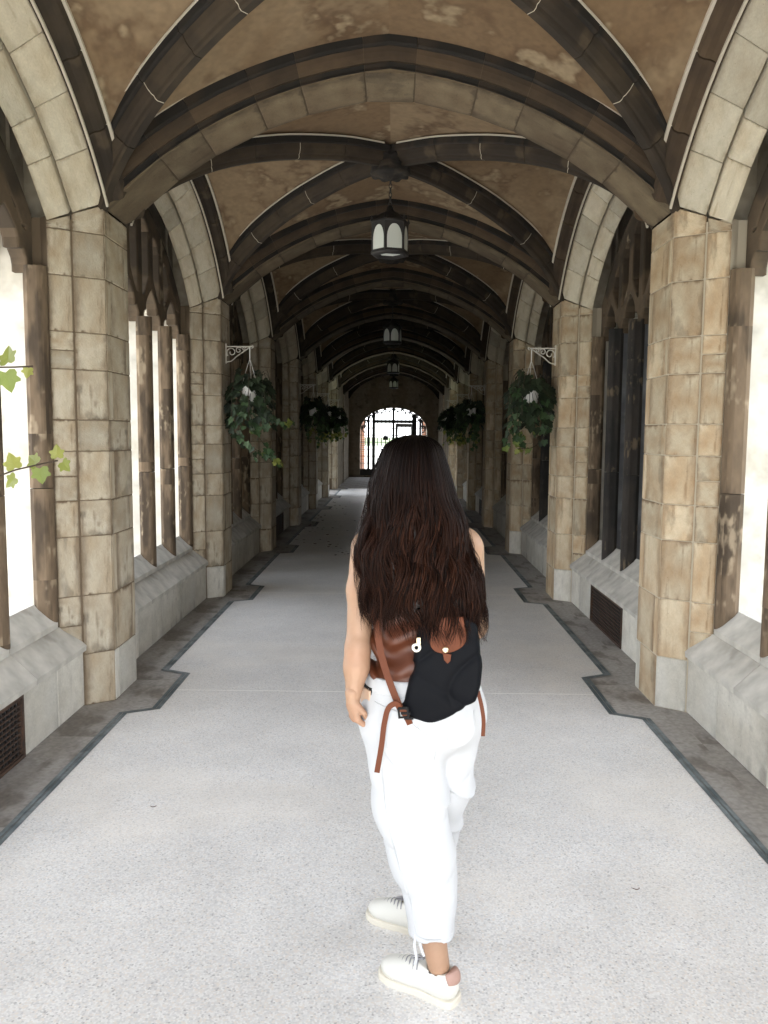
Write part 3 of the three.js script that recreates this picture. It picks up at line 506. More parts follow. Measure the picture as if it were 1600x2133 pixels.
// ---------------------------------------------------------------- lanterns
function lantern(k, label) {
  const o = thing('hanging_lantern', label, 'lantern', [0, 3.0, -bayD(k)], 0.28, 'lanterns hung under the bosses'), r = 0.128, y0 = 0.03, y1 = 0.255;
  const glass = new THREE.MeshPhysicalMaterial({ color: lin(0.84, 0.87, 0.8), roughness: 0.55, transmission: 0.35, thickness: 0 });
  const hw = r * Math.tan(Math.PI / 6);
  const plate = shapeOf([[-hw, y0], [hw, y0], [hw, y1], [-hw, y1]]), w = hw - 0.014, pts = [[-w, y0 + 0.012], [w, y0 + 0.012]];
  for (let i = 0; i <= 8; i++) { const q = i / 8; pts.push([w * Math.cos(q * Math.PI / 2 * 0.999) ** 0.9, 0.12 + 0.105 * Math.sin(q * Math.PI / 2) ** 1.1]); }
  for (let i = 7; i >= 0; i--) { const q = i / 8; pts.push([-w * Math.cos(q * Math.PI / 2 * 0.999) ** 0.9, 0.12 + 0.105 * Math.sin(q * Math.PI / 2) ** 1.1]); }
  plate.holes.push(new THREE.Path(pts.map((p) => new THREE.Vector2(...p))));
  const pg = extrude(plate, 0.008), gg = extrude(shapeOf(pts), 0.003);
  for (let i = 0; i < 6; i++) for (const [nm, g, m, off] of [['frame_panel', pg, M.iron, 0], ['pane', gg, glass, 0.002]]) { const q = part(nm, g, m, o); const a = i * Math.PI / 3; q.position.set(Math.sin(a) * (r + off - 0.006), 0, Math.cos(a) * (r + off - 0.006)); q.rotation.y = a; }
  const lat = (p, s = 6) => { const g = new THREE.LatheGeometry(p.map((q) => new THREE.Vector2(...q)), s); g.rotateY(Math.PI / 6); return g; };
  part('base_ring', lat([[0.09, 0.018], [0.12, 0.0], [0.152, 0.008], [0.156, 0.026], [0.146, 0.036], [0.125, 0.04], [0.09, 0.034], [0.09, 0.018]]), M.iron, o);
  part('base_pane', lat([[0, 0.022], [0.095, 0.022], [0.095, 0.027], [0, 0.027]]), glass, o);
  part('canopy', lat([[0.152, 0.245], [0.157, 0.262], [0.14, 0.275], [0.085, 0.318], [0.035, 0.345], [0.018, 0.385], [0, 0.385]]), M.iron, o);
  for (let i = 0; i < 6; i++) { const s = new THREE.ConeGeometry(0.012, 0.05, 6); const a = i * Math.PI / 3 + Math.PI / 6; s.translate(Math.sin(a) * 0.15, 0.285, Math.cos(a) * 0.15); part('finial', s, M.iron, o); }
  for (let i = 0; i < 6; i++) { const t = new THREE.TorusGeometry(0.016, 0.0045, 5, 10); t.scale(0.7, 1.2, 1); t.rotateY((i % 2) * Math.PI / 2); t.translate(0, 0.4 + i * 0.034, 0); part('chain_link', t, M.iron, o); }
}
[[1, 'black six-sided lantern hanging nearest, with pale arched panes'], [3, 'second hanging lantern, smaller, with two dim greenish panes showing'], [5, 'third hanging lantern, faint in the dark vault'], [7, 'farthest hanging lantern, barely visible above the gate']].forEach(([k, l]) => lantern(k, l));

// ---------------------------------------------------------------- scroll brackets and hanging ivy
const bracketGeo = (() => {
  const T = (p, r = 0.006, s = 20) => tube(p, r, s, 6), sp = (cx, cy, r0, a0, turns, n = 22) => Array.from({ length: n + 1 }, (_, i) => { const q = i / n, a = a0 + q * turns * Math.PI * 2, r = r0 * (1 - 0.72 * q); return [cx + r * Math.cos(a), cy + r * Math.sin(a), 0]; });
  return { arm: box(0, 0.25, -0.006, 0.006, -0.006, 0.006), plate: box(-0.004, 0.006, -0.165, 0.03, -0.012, 0.012), curve: T([[0.006, -0.15, 0], [0.05, -0.14, 0], [0.11, -0.09, 0], [0.17, -0.05, 0], [0.235, -0.006, 0]]), scroll: [T(sp(0.055, -0.055, 0.05, -2.4, -1.2)), T(sp(0.125, -0.034, 0.032, 0.6, 1.2)), T(sp(0.18, -0.022, 0.02, 0.6, 1.1), 0.005)], hook: T([[0.25, 0, 0], [0.265, 0.012, 0], [0.27, 0.0, 0], [0.262, -0.012, 0], [0.25, -0.016, 0]], 0.005, 14) };
})();
function bracket(s, d, label, m) {
  const o = thing('scroll_bracket', label, 'bracket', [s * 1.62, 2.46, -d], s > 0 ? Math.PI : 0, 'brackets for the ivy baskets');
  part('wall_plate', bracketGeo.plate, m, o); part('arm', bracketGeo.arm, m, o); part('brace', bracketGeo.curve, m, o); for (const g of bracketGeo.scroll) part('scroll', g, m, o); part('hook', bracketGeo.hook, m, o);
}
const ivyShape = [[0, 0.02], [0.2, -0.1], [0.42, -0.06], [0.47, 0.1], [0.41, 0.23], [0.55, 0.4], [0.52, 0.52], [0.3, 0.55], [0.18, 0.78], [0, 1.0], [-0.18, 0.78], [-0.3, 0.55], [-0.52, 0.52], [-0.55, 0.4], [-0.41, 0.23], [-0.47, 0.1], [-0.42, -0.06], [-0.2, -0.1]];
const ivyLeaf = (() => { const pos = [0, 0.28, -0.04], idx = []; for (const [x, y] of ivyShape) pos.push(x, y, 0.1 * Math.abs(x) - 0.12 * y * y); const n = ivyShape.length; for (let i = 0; i < n; i++) idx.push(0, 1 + i, 1 + (i + 1) % n); let g = new THREE.BufferGeometry(); g.setAttribute('position', new THREE.Float32BufferAttribute(pos, 3)); g.setIndex(idx); g = g.toNonIndexed(); g.computeVertexNormals(); g.setAttribute('uv', new THREE.Float32BufferAttribute(new Float32Array(g.attributes.position.count * 2), 2)); return g; })();
const IVY = { dark: [[0.012, 0.022, 0.01], [0.018, 0.032, 0.013], [0.026, 0.044, 0.018]].map((c) => leafMat(c, 0.15)), mid: [[0.05, 0.105, 0.035], [0.07, 0.13, 0.045], [0.04, 0.085, 0.03]].map((c) => leafMat(c, 0.35)), young: [[0.27, 0.31, 0.06], [0.33, 0.35, 0.075], [0.21, 0.27, 0.055]].map((c) => leafMat(c, 0.45)) };
const stemMat = mat([0.05, 0.035, 0.022], 0.9);
function basket(s, d, label, opt) {
  const o = thing('ivy_basket', label, 'hanging plant', [s * (opt.x || 1.385), 1.92, -d], 0, 'ivy baskets hung from the piers'), r = rng(opt.seed), V = (x, y, z) => new THREE.Vector3(x, y, z);
  const pot = new THREE.LatheGeometry([[0, 0], [0.062, 0], [0.066, 0.004], [0.088, 0.135], [0.096, 0.137], [0.097, 0.155], [0.088, 0.156], [0.084, 0.14], [0, 0.13]].map((q) => new THREE.Vector2(...q)), 28); part('pot', pot, M.white, o);
  for (let i = 0; i < 3; i++) { const a = i * 2.094 + 0.5; part('cord', tube([[0.09 * Math.cos(a), 0.15, 0.09 * Math.sin(a)], [0.03 * Math.cos(a), 0.34, 0.03 * Math.sin(a)], [0, 0.42, 0]], 0.003, 8, 5), M.white, o); }
  part('cord', tube([[0, 0.42, 0], [0.0, 0.5, 0], [0, 0.535, 0]], 0.006, 4, 5), M.white, o);
  const spots = [];                                       // [pos, dir, size, tone]
  for (let i = 0; i < opt.crown; i++) {
    const a = r() * 6.283, e = r(), rr = 0.07 + 0.15 * Math.sqrt(r()), y = 0.34 * (1 - (rr / 0.24) ** 2) * (0.55 + 0.45 * r()) + 0.02 - 0.36 * e * e * (rr / 0.22);
    const front = Math.sin(a) * rr > 0.05; if (front && y < 0.12 && y > -0.02 && Math.abs(Math.cos(a) * rr) < 0.075) continue;
    spots.push([V(rr * Math.cos(a), y + 0.04, rr * Math.sin(a)), V(Math.cos(a), -0.5 - r(), Math.sin(a)), 0.07 + 0.035 * r(), r() < 0.9 ? 'dark' : 'mid']);
  }
  const stems = [];
  for (let i = 0; i < opt.trails.length; i++) {
    const [pts, n, tone] = opt.trails[i], c = new THREE.CatmullRomCurve3(pts.map((p) => V(...p))); stems.push(c);
    for (let k = 0; k < n; k++) { const q = 0.12 + 0.88 * (k + r() * 0.7) / n, p = c.getPoint(Math.min(1, q)), t = c.getTangent(Math.min(1, q)); spots.push([p.add(V((r() - 0.5) * 0.05, (r() - 0.5) * 0.03, (r() - 0.5) * 0.05)), V((r() - 0.5) * 1.6 + t.x * 0.5, -0.9 + (r() - 0.5) * 0.7, (r() - 0.5) * 1.6), (0.062 + 0.03 * r()) * (1.1 - 0.3 * q), q > 0.72 && tone === 'mid' ? (r() < 0.55 ? 'young' : 'mid') : r() < 0.8 ? tone : 'dark']); }
  }
  for (let i = 0; i < 16; i++) { const a = r() * 6.283, R = 0.17 + 0.07 * r(); stems.push(new THREE.CatmullRomCurve3([V(0.05 * Math.cos(a), 0.13, 0.05 * Math.sin(a)), V(R * 0.7 * Math.cos(a), 0.24 + 0.1 * r(), R * 0.7 * Math.sin(a)), V(R * Math.cos(a), 0.05, R * Math.sin(a)), V(R * 1.04 * Math.cos(a), -0.2 * r(), R * 1.04 * Math.sin(a))])); }
  for (const c of stems) part('stem', new THREE.TubeGeometry(c, 16, 0.0028, 5), stemMat, o);
  const D = new THREE.Object3D(), up = V(0, 0, 0), list = { dark: [], mid: [], young: [] };
  const small = spots.length > 420 || opt.far;
  for (const [p, dir, sz, tone] of spots) {
    D.position.copy(p); up.copy(p).add(dir.normalize()); const z = V(p.x * 2 + (r() - 0.5), 0.6 + r() * 0.8, p.z * 2 + 0.5 + (r() - 0.5)).normalize();
    const y = dir.clone(), x = new THREE.Vector3().crossVectors(y, z).normalize(); z.crossVectors(x, y); const m = new THREE.Matrix4().makeBasis(x, y, z).scale(V(sz, sz, sz)).setPosition(p);
    if (small) list[tone].push(ivyLeaf.clone().applyMatrix4(m)); else { const q = part('leaf', ivyLeaf, pick(IVY[tone], r), o); q.applyMatrix4(m); }
  }
  if (small) for (const t of Object.keys(list)) if (list[t].length) { const q = part('foliage', mergeGeometries(list[t]), IVY[t][1], o); q.userData.kind = 'stuff'; }
}
const ironWhite = mat([0.6, 0.57, 0.5], 0.6), ironDim = mat([0.5, 0.48, 0.44], 0.6);
const nthPier = { 0: 'nearest', 2: 'second', 4: 'fourth', 5: 'fifth', 6: 'sixth' };
for (const j of [2, 4, 5, 6]) for (const [s, side] of SIDES) bracket(s, pierD(j), `white scrolled iron bracket on the ${nthPier[j]} ${side} pier`, ironWhite);
bracket(-1, pierD(0), 'white scrolled iron bracket on the left pier beside the viewer', ironWhite);
basket(-1, pierD(2), 'white pot of trailing ivy on the second left pier, long stems reaching right', { seed: 3, crown: 170, trails: [
  [[[0.05, 0.1, 0.08], [0.14, -0.05, 0.14], [0.26, -0.16, 0.12], [0.36, -0.2, 0.1], [0.42, -0.18, 0.1]], 20, 'mid'], [[[-0.05, 0.08, 0.1], [-0.12, -0.15, 0.16], [-0.1, -0.3, 0.16], [0.02, -0.42, 0.16], [0.14, -0.5, 0.15], [0.24, -0.49, 0.14]], 15, 'mid'],
  [[[0.0, 0.1, 0.1], [-0.02, -0.12, 0.17], [0.08, -0.3, 0.17], [0.19, -0.46, 0.15], [0.28, -0.58, 0.14], [0.34, -0.6, 0.13]], 14, 'mid'], [[[-0.08, 0.1, 0.05], [-0.17, -0.12, 0.1], [-0.15, -0.3, 0.12], [-0.04, -0.42, 0.12]], 10, 'dark'], [[[0.02, 0.08, 0.1], [0.02, -0.1, 0.17], [0.06, -0.22, 0.16], [0.05, -0.3, 0.16]], 14, 'mid'], [[[0.08, 0.1, 0.08], [0.13, -0.05, 0.14], [0.15, -0.22, 0.13], [0.12, -0.28, 0.13]], 12, 'mid'], [[[-0.03, 0.1, 0.1], [-0.07, -0.1, 0.16], [-0.05, -0.27, 0.16]], 10, 'mid'], [[[0, -0.35, 0.16], [0.05, -0.5, 0.16], [0.1, -0.56, 0.15]], 3, 'mid']] });
basket(1, pierD(2), 'white pot of bushy trailing ivy on the second right pier', { seed: 8, crown: 190, trails: [
  [[[-0.06, 0.1, 0.08], [-0.15, -0.1, 0.13], [-0.2, -0.24, 0.13], [-0.16, -0.36, 0.13], [-0.1, -0.4, 0.13]], 16, 'mid'], [[[0.03, 0.1, 0.1], [0.1, -0.12, 0.16], [0.13, -0.28, 0.15], [0.02, -0.42, 0.15], [-0.14, -0.44, 0.14]], 12, 'mid'], [[[-0.05, 0.1, 0.1], [-0.12, -0.08, 0.16], [-0.13, -0.26, 0.15], [-0.08, -0.34, 0.15]], 14, 'mid'], [[[0.0, 0.1, 0.1], [0.02, -0.14, 0.17], [0.0, -0.3, 0.17]], 12, 'mid'], [[[0.08, 0.08, 0.08], [0.17, -0.12, 0.12], [0.18, -0.26, 0.12]], 9, 'mid'], [[[-0.2, -0.2, 0.13], [-0.24, -0.36, 0.12], [-0.26, -0.46, 0.1]], 4, 'mid']] });
for (const j of [4, 5, 6]) for (const [s, side] of SIDES) { const r = rng(70 + j * 3 + s), tr = []; for (let i = 0; i < 9; i++) { const a = r() * 6.28, q = 0.12 + r() * 0.1, l = 0.25 + r() * 0.35; tr.push([[[0.06 * Math.cos(a), 0.1, 0.06 * Math.sin(a)], [q * Math.cos(a), -0.05, q * Math.sin(a)], [q * 1.1 * Math.cos(a) - s * 0.1 * r(), -l * 0.6, q * Math.sin(a)], [q * Math.cos(a) - s * 0.15 * r(), -l, q * Math.sin(a)]], 14, 'mid']); } basket(s, pierD(j), `dark ivy basket hanging on the ${nthPier[j]} ${side} pier`, { seed: 90 + j * 2 + s, crown: 260, far: true, trails: tr }); }
basket(-1, pierD(0), 'ivy basket beside the viewer, pale young stems reaching into the left edge', { seed: 12, crown: 120, trails: [
  [[[0.06, 0.06, -0.08], [0.06, 0.02, -0.4], [0.1, -0.1, -0.68], [0.2, -0.1, -0.76], [0.28, -0.095, -0.78]], 0, 'young'], [[[0.04, 0.02, -0.1], [0.02, -0.25, -0.4], [0.1, -0.46, -0.68], [0.24, -0.42, -0.76], [0.35, -0.395, -0.78]], 0, 'young']] });
{ // the few leaves at the tips of those two stems
  const o = scene.children[scene.children.length - 1];
  for (const [x, y, z, sz, rz, t] of [[0.205, -0.085, -0.77, 0.058, 0.2, 0], [0.2, -0.115, -0.76, 0.062, 3.3, 2], [0.265, -0.1, -0.78, 0.032, 2.9, 1], [0.18, -0.1, -0.75, 0.05, 1.5, 0], [0.215, -0.42, -0.77, 0.05, 0.4, 1], [0.22, -0.45, -0.76, 0.045, 2.2, 0], [0.285, -0.405, -0.77, 0.046, 0.9, 0], [0.29, -0.42, -0.78, 0.05, 3.2, 2], [0.345, -0.385, -0.79, 0.04, 0.1, 1], [0.36, -0.4, -0.79, 0.04, 3.9, 0], [0.16, -0.14, -0.74, 0.05, 2.7, 2]]) { const q = part('leaf', ivyLeaf, IVY.young[t], o); q.position.set(x, y, z); q.rotation.set(-0.3 + t * 0.25, t * 0.4 - 0.3, rz); q.scale.setScalar(sz * 1.12); }
}
// ---------------------------------------------------------------- dry leaves blown along the left side
{ const r = rng(55), ms = [mat([0.06, 0.04, 0.025], 0.9), mat([0.11, 0.045, 0.025], 0.9), mat([0.035, 0.03, 0.025], 0.9)];
  for (let i = 0; i < 90; i++) {
    const near = i < 6, d = near ? 10.6 + r() * 0.4 : 11 + 11 * r() * (0.5 + 0.5 * r()), x = near ? -0.72 + r() * 0.2 : -1.45 + 1.35 * r() ** 2.0;
    const l = part(numbered('dry_leaf'), ivyLeaf, pick(ms, r), scene); l.userData = near ? { label: 'curled red-brown dry leaf in the small cluster on the bare floor', category: 'leaf', group: 'leaf cluster on the floor' } : { label: 'small dark dry leaf scattered along the far left floor', category: 'leaf', group: 'dry leaves on the floor' };
    l.position.set(x, 0.012, -d); l.rotation.set(-1.35 - r() * 0.3, 0, r() * 6.28); l.rotation.order = 'YXZ'; l.rotation.y = r() * 6.28; l.scale.setScalar(0.03 + r() * 0.03);
  }
  for (const [x, d] of [[-0.98, 3.37], [0.93, 2.78]]) { const t = part(numbered('twig'), tube([[-0.014, 0.006, 0.004], [-0.004, 0.006, 0.012], [0.008, 0.007, 0.009], [0.01, 0.006, 0.0]], 0.0012, 12, 5), ms[1], scene); t.position.set(x, 0, -d); t.userData = { label: 'tiny curled twig lying on the pale terrazzo', category: 'twig', group: 'twigs on the terrazzo' }; }
}

// ---------------------------------------------------------------- person (built in x right, y up, d away; z = -d)
function surfaceNets(f, lo, hi, cell) {
  const n = [0, 1, 2].map((i) => Math.ceil((hi[i] - lo[i]) / cell) + 1), [nx, ny, nz] = n, val = new Float32Array(nx * ny * nz);
  for (let k = 0, q = 0; k < nz; k++) for (let j = 0; j < ny; j++) for (let i = 0; i < nx; i++, q++) val[q] = f(lo[0] + i * cell, lo[1] + j * cell, lo[2] + k * cell);
  const id = new Int32Array(nx * ny * nz).fill(-1), pos = [], idx = [], at = (i, j, k) => i + nx * (j + ny * k);
  const C = [[0, 0, 0], [1, 0, 0], [0, 1, 0], [1, 1, 0], [0, 0, 1], [1, 0, 1], [0, 1, 1], [1, 1, 1]], E = [[0, 1], [2, 3], [4, 5], [6, 7], [0, 2], [1, 3], [4, 6], [5, 7], [0, 4], [1, 5], [2, 6], [3, 7]];
  for (let k = 0; k < nz - 1; k++) for (let j = 0; j < ny - 1; j++) for (let i = 0; i < nx - 1; i++) {
    const v = C.map(([a, b, c]) => val[at(i + a, j + b, k + c)]); let s = 0; for (const x of v) if (x < 0) s++; if (s === 0 || s === 8) continue;
    let px = 0, py = 0, pz = 0, m = 0;
    for (const [a, b] of E) if ((v[a] < 0) !== (v[b] < 0)) { const t = v[a] / (v[a] - v[b]); px += lerp(C[a][0], C[b][0], t); py += lerp(C[a][1], C[b][1], t); pz += lerp(C[a][2], C[b][2], t); m++; }
    id[at(i, j, k)] = pos.length / 3; pos.push(lo[0] + (i + px / m) * cell, lo[1] + (j + py / m) * cell, -(lo[2] + (k + pz / m) * cell));
  }
  const quad = (a, b, c, d, fl) => { if (a < 0 || b < 0 || c < 0 || d < 0) return; fl ? idx.push(a, b, c, a, c, d) : idx.push(a, c, b, a, d, c); };
  for (let k = 1; k < nz - 1; k++) for (let j = 1; j < ny - 1; j++) for (let i = 1; i < nx - 1; i++) {
    const v = val[at(i, j, k)] < 0;
    if (v !== (val[at(i + 1, j, k)] < 0)) quad(id[at(i, j, k)], id[at(i, j - 1, k)], id[at(i, j - 1, k - 1)], id[at(i, j, k - 1)], v);
    if (v !== (val[at(i, j + 1, k)] < 0)) quad(id[at(i, j, k)], id[at(i, j, k - 1)], id[at(i - 1, j, k - 1)], id[at(i - 1, j, k)], v);
    if (v !== (val[at(i, j, k + 1)] < 0)) quad(id[at(i, j, k)], id[at(i - 1, j, k)], id[at(i - 1, j - 1, k)], id[at(i, j - 1, k)], v);
  }
  const g = new THREE.BufferGeometry(); g.setAttribute('position', new THREE.Float32BufferAttribute(pos, 3)); g.setIndex(idx); g.computeVertexNormals();
  // outward check by signed volume
  let vol = 0; const P = pos; for (let t = 0; t < idx.length; t += 3) { const [a, b, c] = [idx[t] * 3, idx[t + 1] * 3, idx[t + 2] * 3]; vol += P[a] * (P[b + 1] * P[c + 2] - P[b + 2] * P[c + 1]) - P[a + 1] * (P[b] * P[c + 2] - P[b + 2] * P[c]) + P[a + 2] * (P[b] * P[c + 1] - P[b + 1] * P[c]); }
  if (vol < 0) flipWinding(g);
  return g;
}
const cap = (a, b, ra, rb) => { const bx = b[0] - a[0], by = b[1] - a[1], bz = b[2] - a[2], bb = bx * bx + by * by + bz * bz; return (x, y, z) => { const h = clamp(((x - a[0]) * bx + (y - a[1]) * by + (z - a[2]) * bz) / bb), dx = x - a[0] - h * bx, dy = y - a[1] - h * by, dz = z - a[2] - h * bz; return Math.sqrt(dx * dx + dy * dy + dz * dz) - (ra + (rb - ra) * h); }; };
const ell = (c, r, turn = 0) => { const cs = Math.cos(turn), sn = Math.sin(turn), rm = Math.min(...r); return (x, y, z) => { const dx = x - c[0], dz = z - c[2], X = (dx * cs + dz * sn) / r[0], Y = (y - c[1]) / r[1], Z = (dz * cs - dx * sn) / r[2], k = Math.sqrt(X * X + Y * Y + Z * Z); return (k - 1) * rm * (k > 1 ? 1.2 : 1); }; };
const smin = (a, b, k) => { const h = clamp(0.5 + 0.5 * (b - a) / k); return b + (a - b) * h - k * h * (1 - h); };
const join = (list, k) => (x, y, z) => { let d = list[0](x, y, z); for (let i = 1; i < list.length; i++) d = smin(d, list[i](x, y, z), k); return d; };

const person = thing('person', 'person with long dark wavy hair, rust top and white cropped trousers, seen from behind', 'person', [0.14, 0, -2.3]);
const put = (name, g, m) => { g.translate(-0.14, 0, 2.3); return part(name, g, m, person); };
const skin = new THREE.MeshPhysicalMaterial({ color: lin(0.35, 0.212, 0.133), roughness: 0.55, sheen: 0.2, sheenRoughness: 0.6 });
const TURN = 0.32;
const torso = [ell([0.125, 1.2, 2.352], [0.15, 0.16, 0.098], TURN), ell([0.137, 1.03, 2.34], [0.132, 0.16, 0.094], TURN), ell([0.14, 0.87, 2.335], [0.165, 0.13, 0.13], TURN * 1.3)];
const legL = [cap([0.085, 0.84, 2.315], [0.115, 0.47, 2.27], 0.088, 0.06), cap([0.115, 0.47, 2.27], [0.19, 0.1, 2.2], 0.058, 0.032)];
const legR = [cap([0.21, 0.84, 2.375], [0.19, 0.47, 2.42], 0.088, 0.06), cap([0.19, 0.47, 2.42], [0.15, 0.1, 2.5], 0.058, 0.034)];
const elbow = [-0.05, 1.005, 2.285], wrist = [-0.062, 0.862, 2.245];
const armL = [cap([-0.02, 1.285, 2.335], [-0.04, 1.17, 2.315], 0.055, 0.042), cap([-0.04, 1.17, 2.315], elbow, 0.042, 0.0335), cap([-0.05, 1.015, 2.268], [-0.05, 1.005, 2.27], 0.02, 0.02), cap(elbow, [-0.053, 0.955, 2.27], 0.0345, 0.0345), cap([-0.053, 0.955, 2.27], wrist, 0.0345, 0.0205)];
const armR = [cap([0.262, 1.28, 2.385], [0.288, 1.05, 2.39], 0.056, 0.042), cap([0.288, 1.05, 2.39], [0.24, 0.98, 2.58], 0.041, 0.026)];
const headParts = [cap([0.118, 1.3, 2.36], [0.106, 1.42, 2.37], 0.052, 0.05), ell([0.106, 1.5, 2.375], [0.074, 0.105, 0.092], TURN), ell([0.094, 1.45, 2.42], [0.045, 0.05, 0.05], TURN), ell([0.07, 1.478, 2.468], [0.012, 0.02, 0.018], TURN), ell([0.19, 1.487, 2.385], [0.012, 0.028, 0.018], TURN), ell([0.025, 1.487, 2.34], [0.012, 0.028, 0.018], TURN)];
const shoulders = cap([-0.0, 1.295, 2.34], [0.245, 1.295, 2.38], 0.056, 0.056);
const bodyF = join([...torso, shoulders, ...legL, ...legR, ...armL, ...armR, ...headParts], 0.022);
// hand: palm and five fingers, gently curled
function handGeo(w, dirs, sc = 0.84) {
  const cq = (p, q, ra, rb) => cap(p, q, ra * sc, rb * sc), { f, a, n } = dirs, P = (s, u, v) => [0, 1, 2].map((i) => w[i] + sc * (f[i] * s + a[i] * u + n[i] * v));
  const pr = [cq(P(-0.03, 0, 0), P(0.015, 0, 0), 0.0235, 0.0225), cq(P(0.01, -0.014, 0), P(0.06, -0.022, 0.002), 0.014, 0.0125), cq(P(0.01, 0.012, 0), P(0.06, 0.02, 0.002), 0.014, 0.0125), cq(P(0.02, 0, 0), P(0.062, 0, 0.001), 0.016, 0.0135)];
  const fs = []; [[-0.026, 0.9], [-0.009, 1], [0.009, 0.95], [0.026, 0.76]].forEach(([u, l]) => { const a0 = P(0.06, u, 0.002), a1 = P(0.06 + 0.022 * l, u * 1.02, 0.018), a2 = P(0.06 + 0.014 * l, u, 0.04), a3 = P(0.06 - 0.008 * l, u * 0.95, 0.044); fs.push(cq(a0, a1, 0.0098, 0.009), cq(a1, a2, 0.009, 0.0082), cq(a2, a3, 0.0082, 0.007)); });
  const th = [cq(P(0.008, -0.018, 0.004), P(0.038, -0.036, 0.022), 0.0135, 0.0105), cq(P(0.038, -0.036, 0.022), P(0.064, -0.024, 0.034), 0.0103, 0.0082)];
  const palm = join(pr, 0.012), F2 = [...fs.map((q) => q), ...th];
  const fn = (x, y, z) => { let d = palm(x, y, z), e = 1; for (const q of F2) e = Math.min(e, q(x, y, z)); return smin(d, e, 0.004); };
  return surfaceNets(fn, [w[0] - 0.12, w[1] - 0.14, w[2] - 0.12], [w[0] + 0.12, w[1] + 0.05, w[2] + 0.12], 0.0028);
}
{
  const b = surfaceNets(bodyF, [-0.14, 0.03, 2.1], [0.38, 1.64, 2.66], 0.0088);
  const hL = handGeo(wrist, { f: [0.1, -0.99, 0.05], a: [-0.45, 0.0, 0.89], n: [0.89, 0.1, 0.44] });
  const hR = handGeo([0.24, 0.98, 2.58], { f: [-0.5, 0.2, 0.84], a: [0, 0.97, -0.24], n: [-0.86, 0, -0.5] });
  const bg = mergeGeometries([b, hL, hR]), bp = bg.attributes.position, bc = new Float32Array(bp.count * 3); for (let i = 0; i < bp.count; i++) { const x = bp.getX(i), y = bp.getY(i), z = bp.getZ(i), n = fbm(x * 22 + y * 9 + 5, y * 26 + z * 21, 12, 4) - 0.5, f = fbm(x * 150 + z * 90, y * 150, 13, 2) - 0.5, red = Math.max(0, 1 - Math.hypot(x + 0.05, y - 1.0, z + 2.25) / 0.05) * 0.5 + (y < 0.86 && y > 0.7 ? 0.35 : 0), v = 1 + 0.16 * n + 0.1 * f; bc[i * 3] = v; bc[i * 3 + 1] = v * (1 - 0.14 * red - 0.08 * n); bc[i * 3 + 2] = v * (1 - 0.16 * red - 0.1 * n); } bg.setAttribute('color', new THREE.BufferAttribute(bc, 3)); skin.vertexColors = true; put('body', bg, skin);
  for (const [x, d] of [[0.055, 2.45], [0.105, 2.466]]) { const e = new THREE.SphereGeometry(0.011, 14, 10); e.translate(x, 1.5, -d); put('eye', e, mat([0.7, 0.68, 0.64], 0.3)); }
  const lip = new THREE.SphereGeometry(1, 14, 8); lip.scale(0.022, 0.008, 0.01); lip.rotateY(0.35); lip.translate(0.073, 1.435, -2.462); put('lips', lip, mat([0.4, 0.12, 0.1], 0.5));
}
// rust top with gathered folds
{
  const inn = join([...torso, shoulders], 0.022);
  const f = (x, y, z) => {
    const fold = 0.011 * Math.sin(70 * (y + 0.55 * x + 0.03 * Math.sin(x * 40))) * sstep(1.16, 0.98, y) + 0.004 * Math.sin(38 * (x - 0.5 * y) + 3 * Math.sin(y * 21)) ;
    let d = inn(x, y, z) - 0.002 - 0.02 * sstep(0.88, 0.97, y) - fold * sstep(0.9, 0.96, y);
    d = Math.max(d, 0.885 - y); d = Math.max(d, y - 1.325);
    const hole = (y > 1.12 ? 0 : (1.12 - y) * 2), aL = Math.hypot(x + 0.045, (z - 2.335) * 0.7) - 0.062 + hole, aR = Math.hypot(x - 0.3, (z - 2.385) * 0.7) - 0.066 + hole; return Math.max(d, -aL, -aR);
  };
  put('tank_top', surfaceNets(f, [-0.1, 0.86, 2.18], [0.36, 1.36, 2.52], 0.0058), new THREE.MeshPhysicalMaterial({ color: lin(0.085, 0.022, 0.007), roughness: 0.5, sheen: 0.12, sheenColor: lin(0.4, 0.16, 0.06), sheenRoughness: 0.4 }));
}
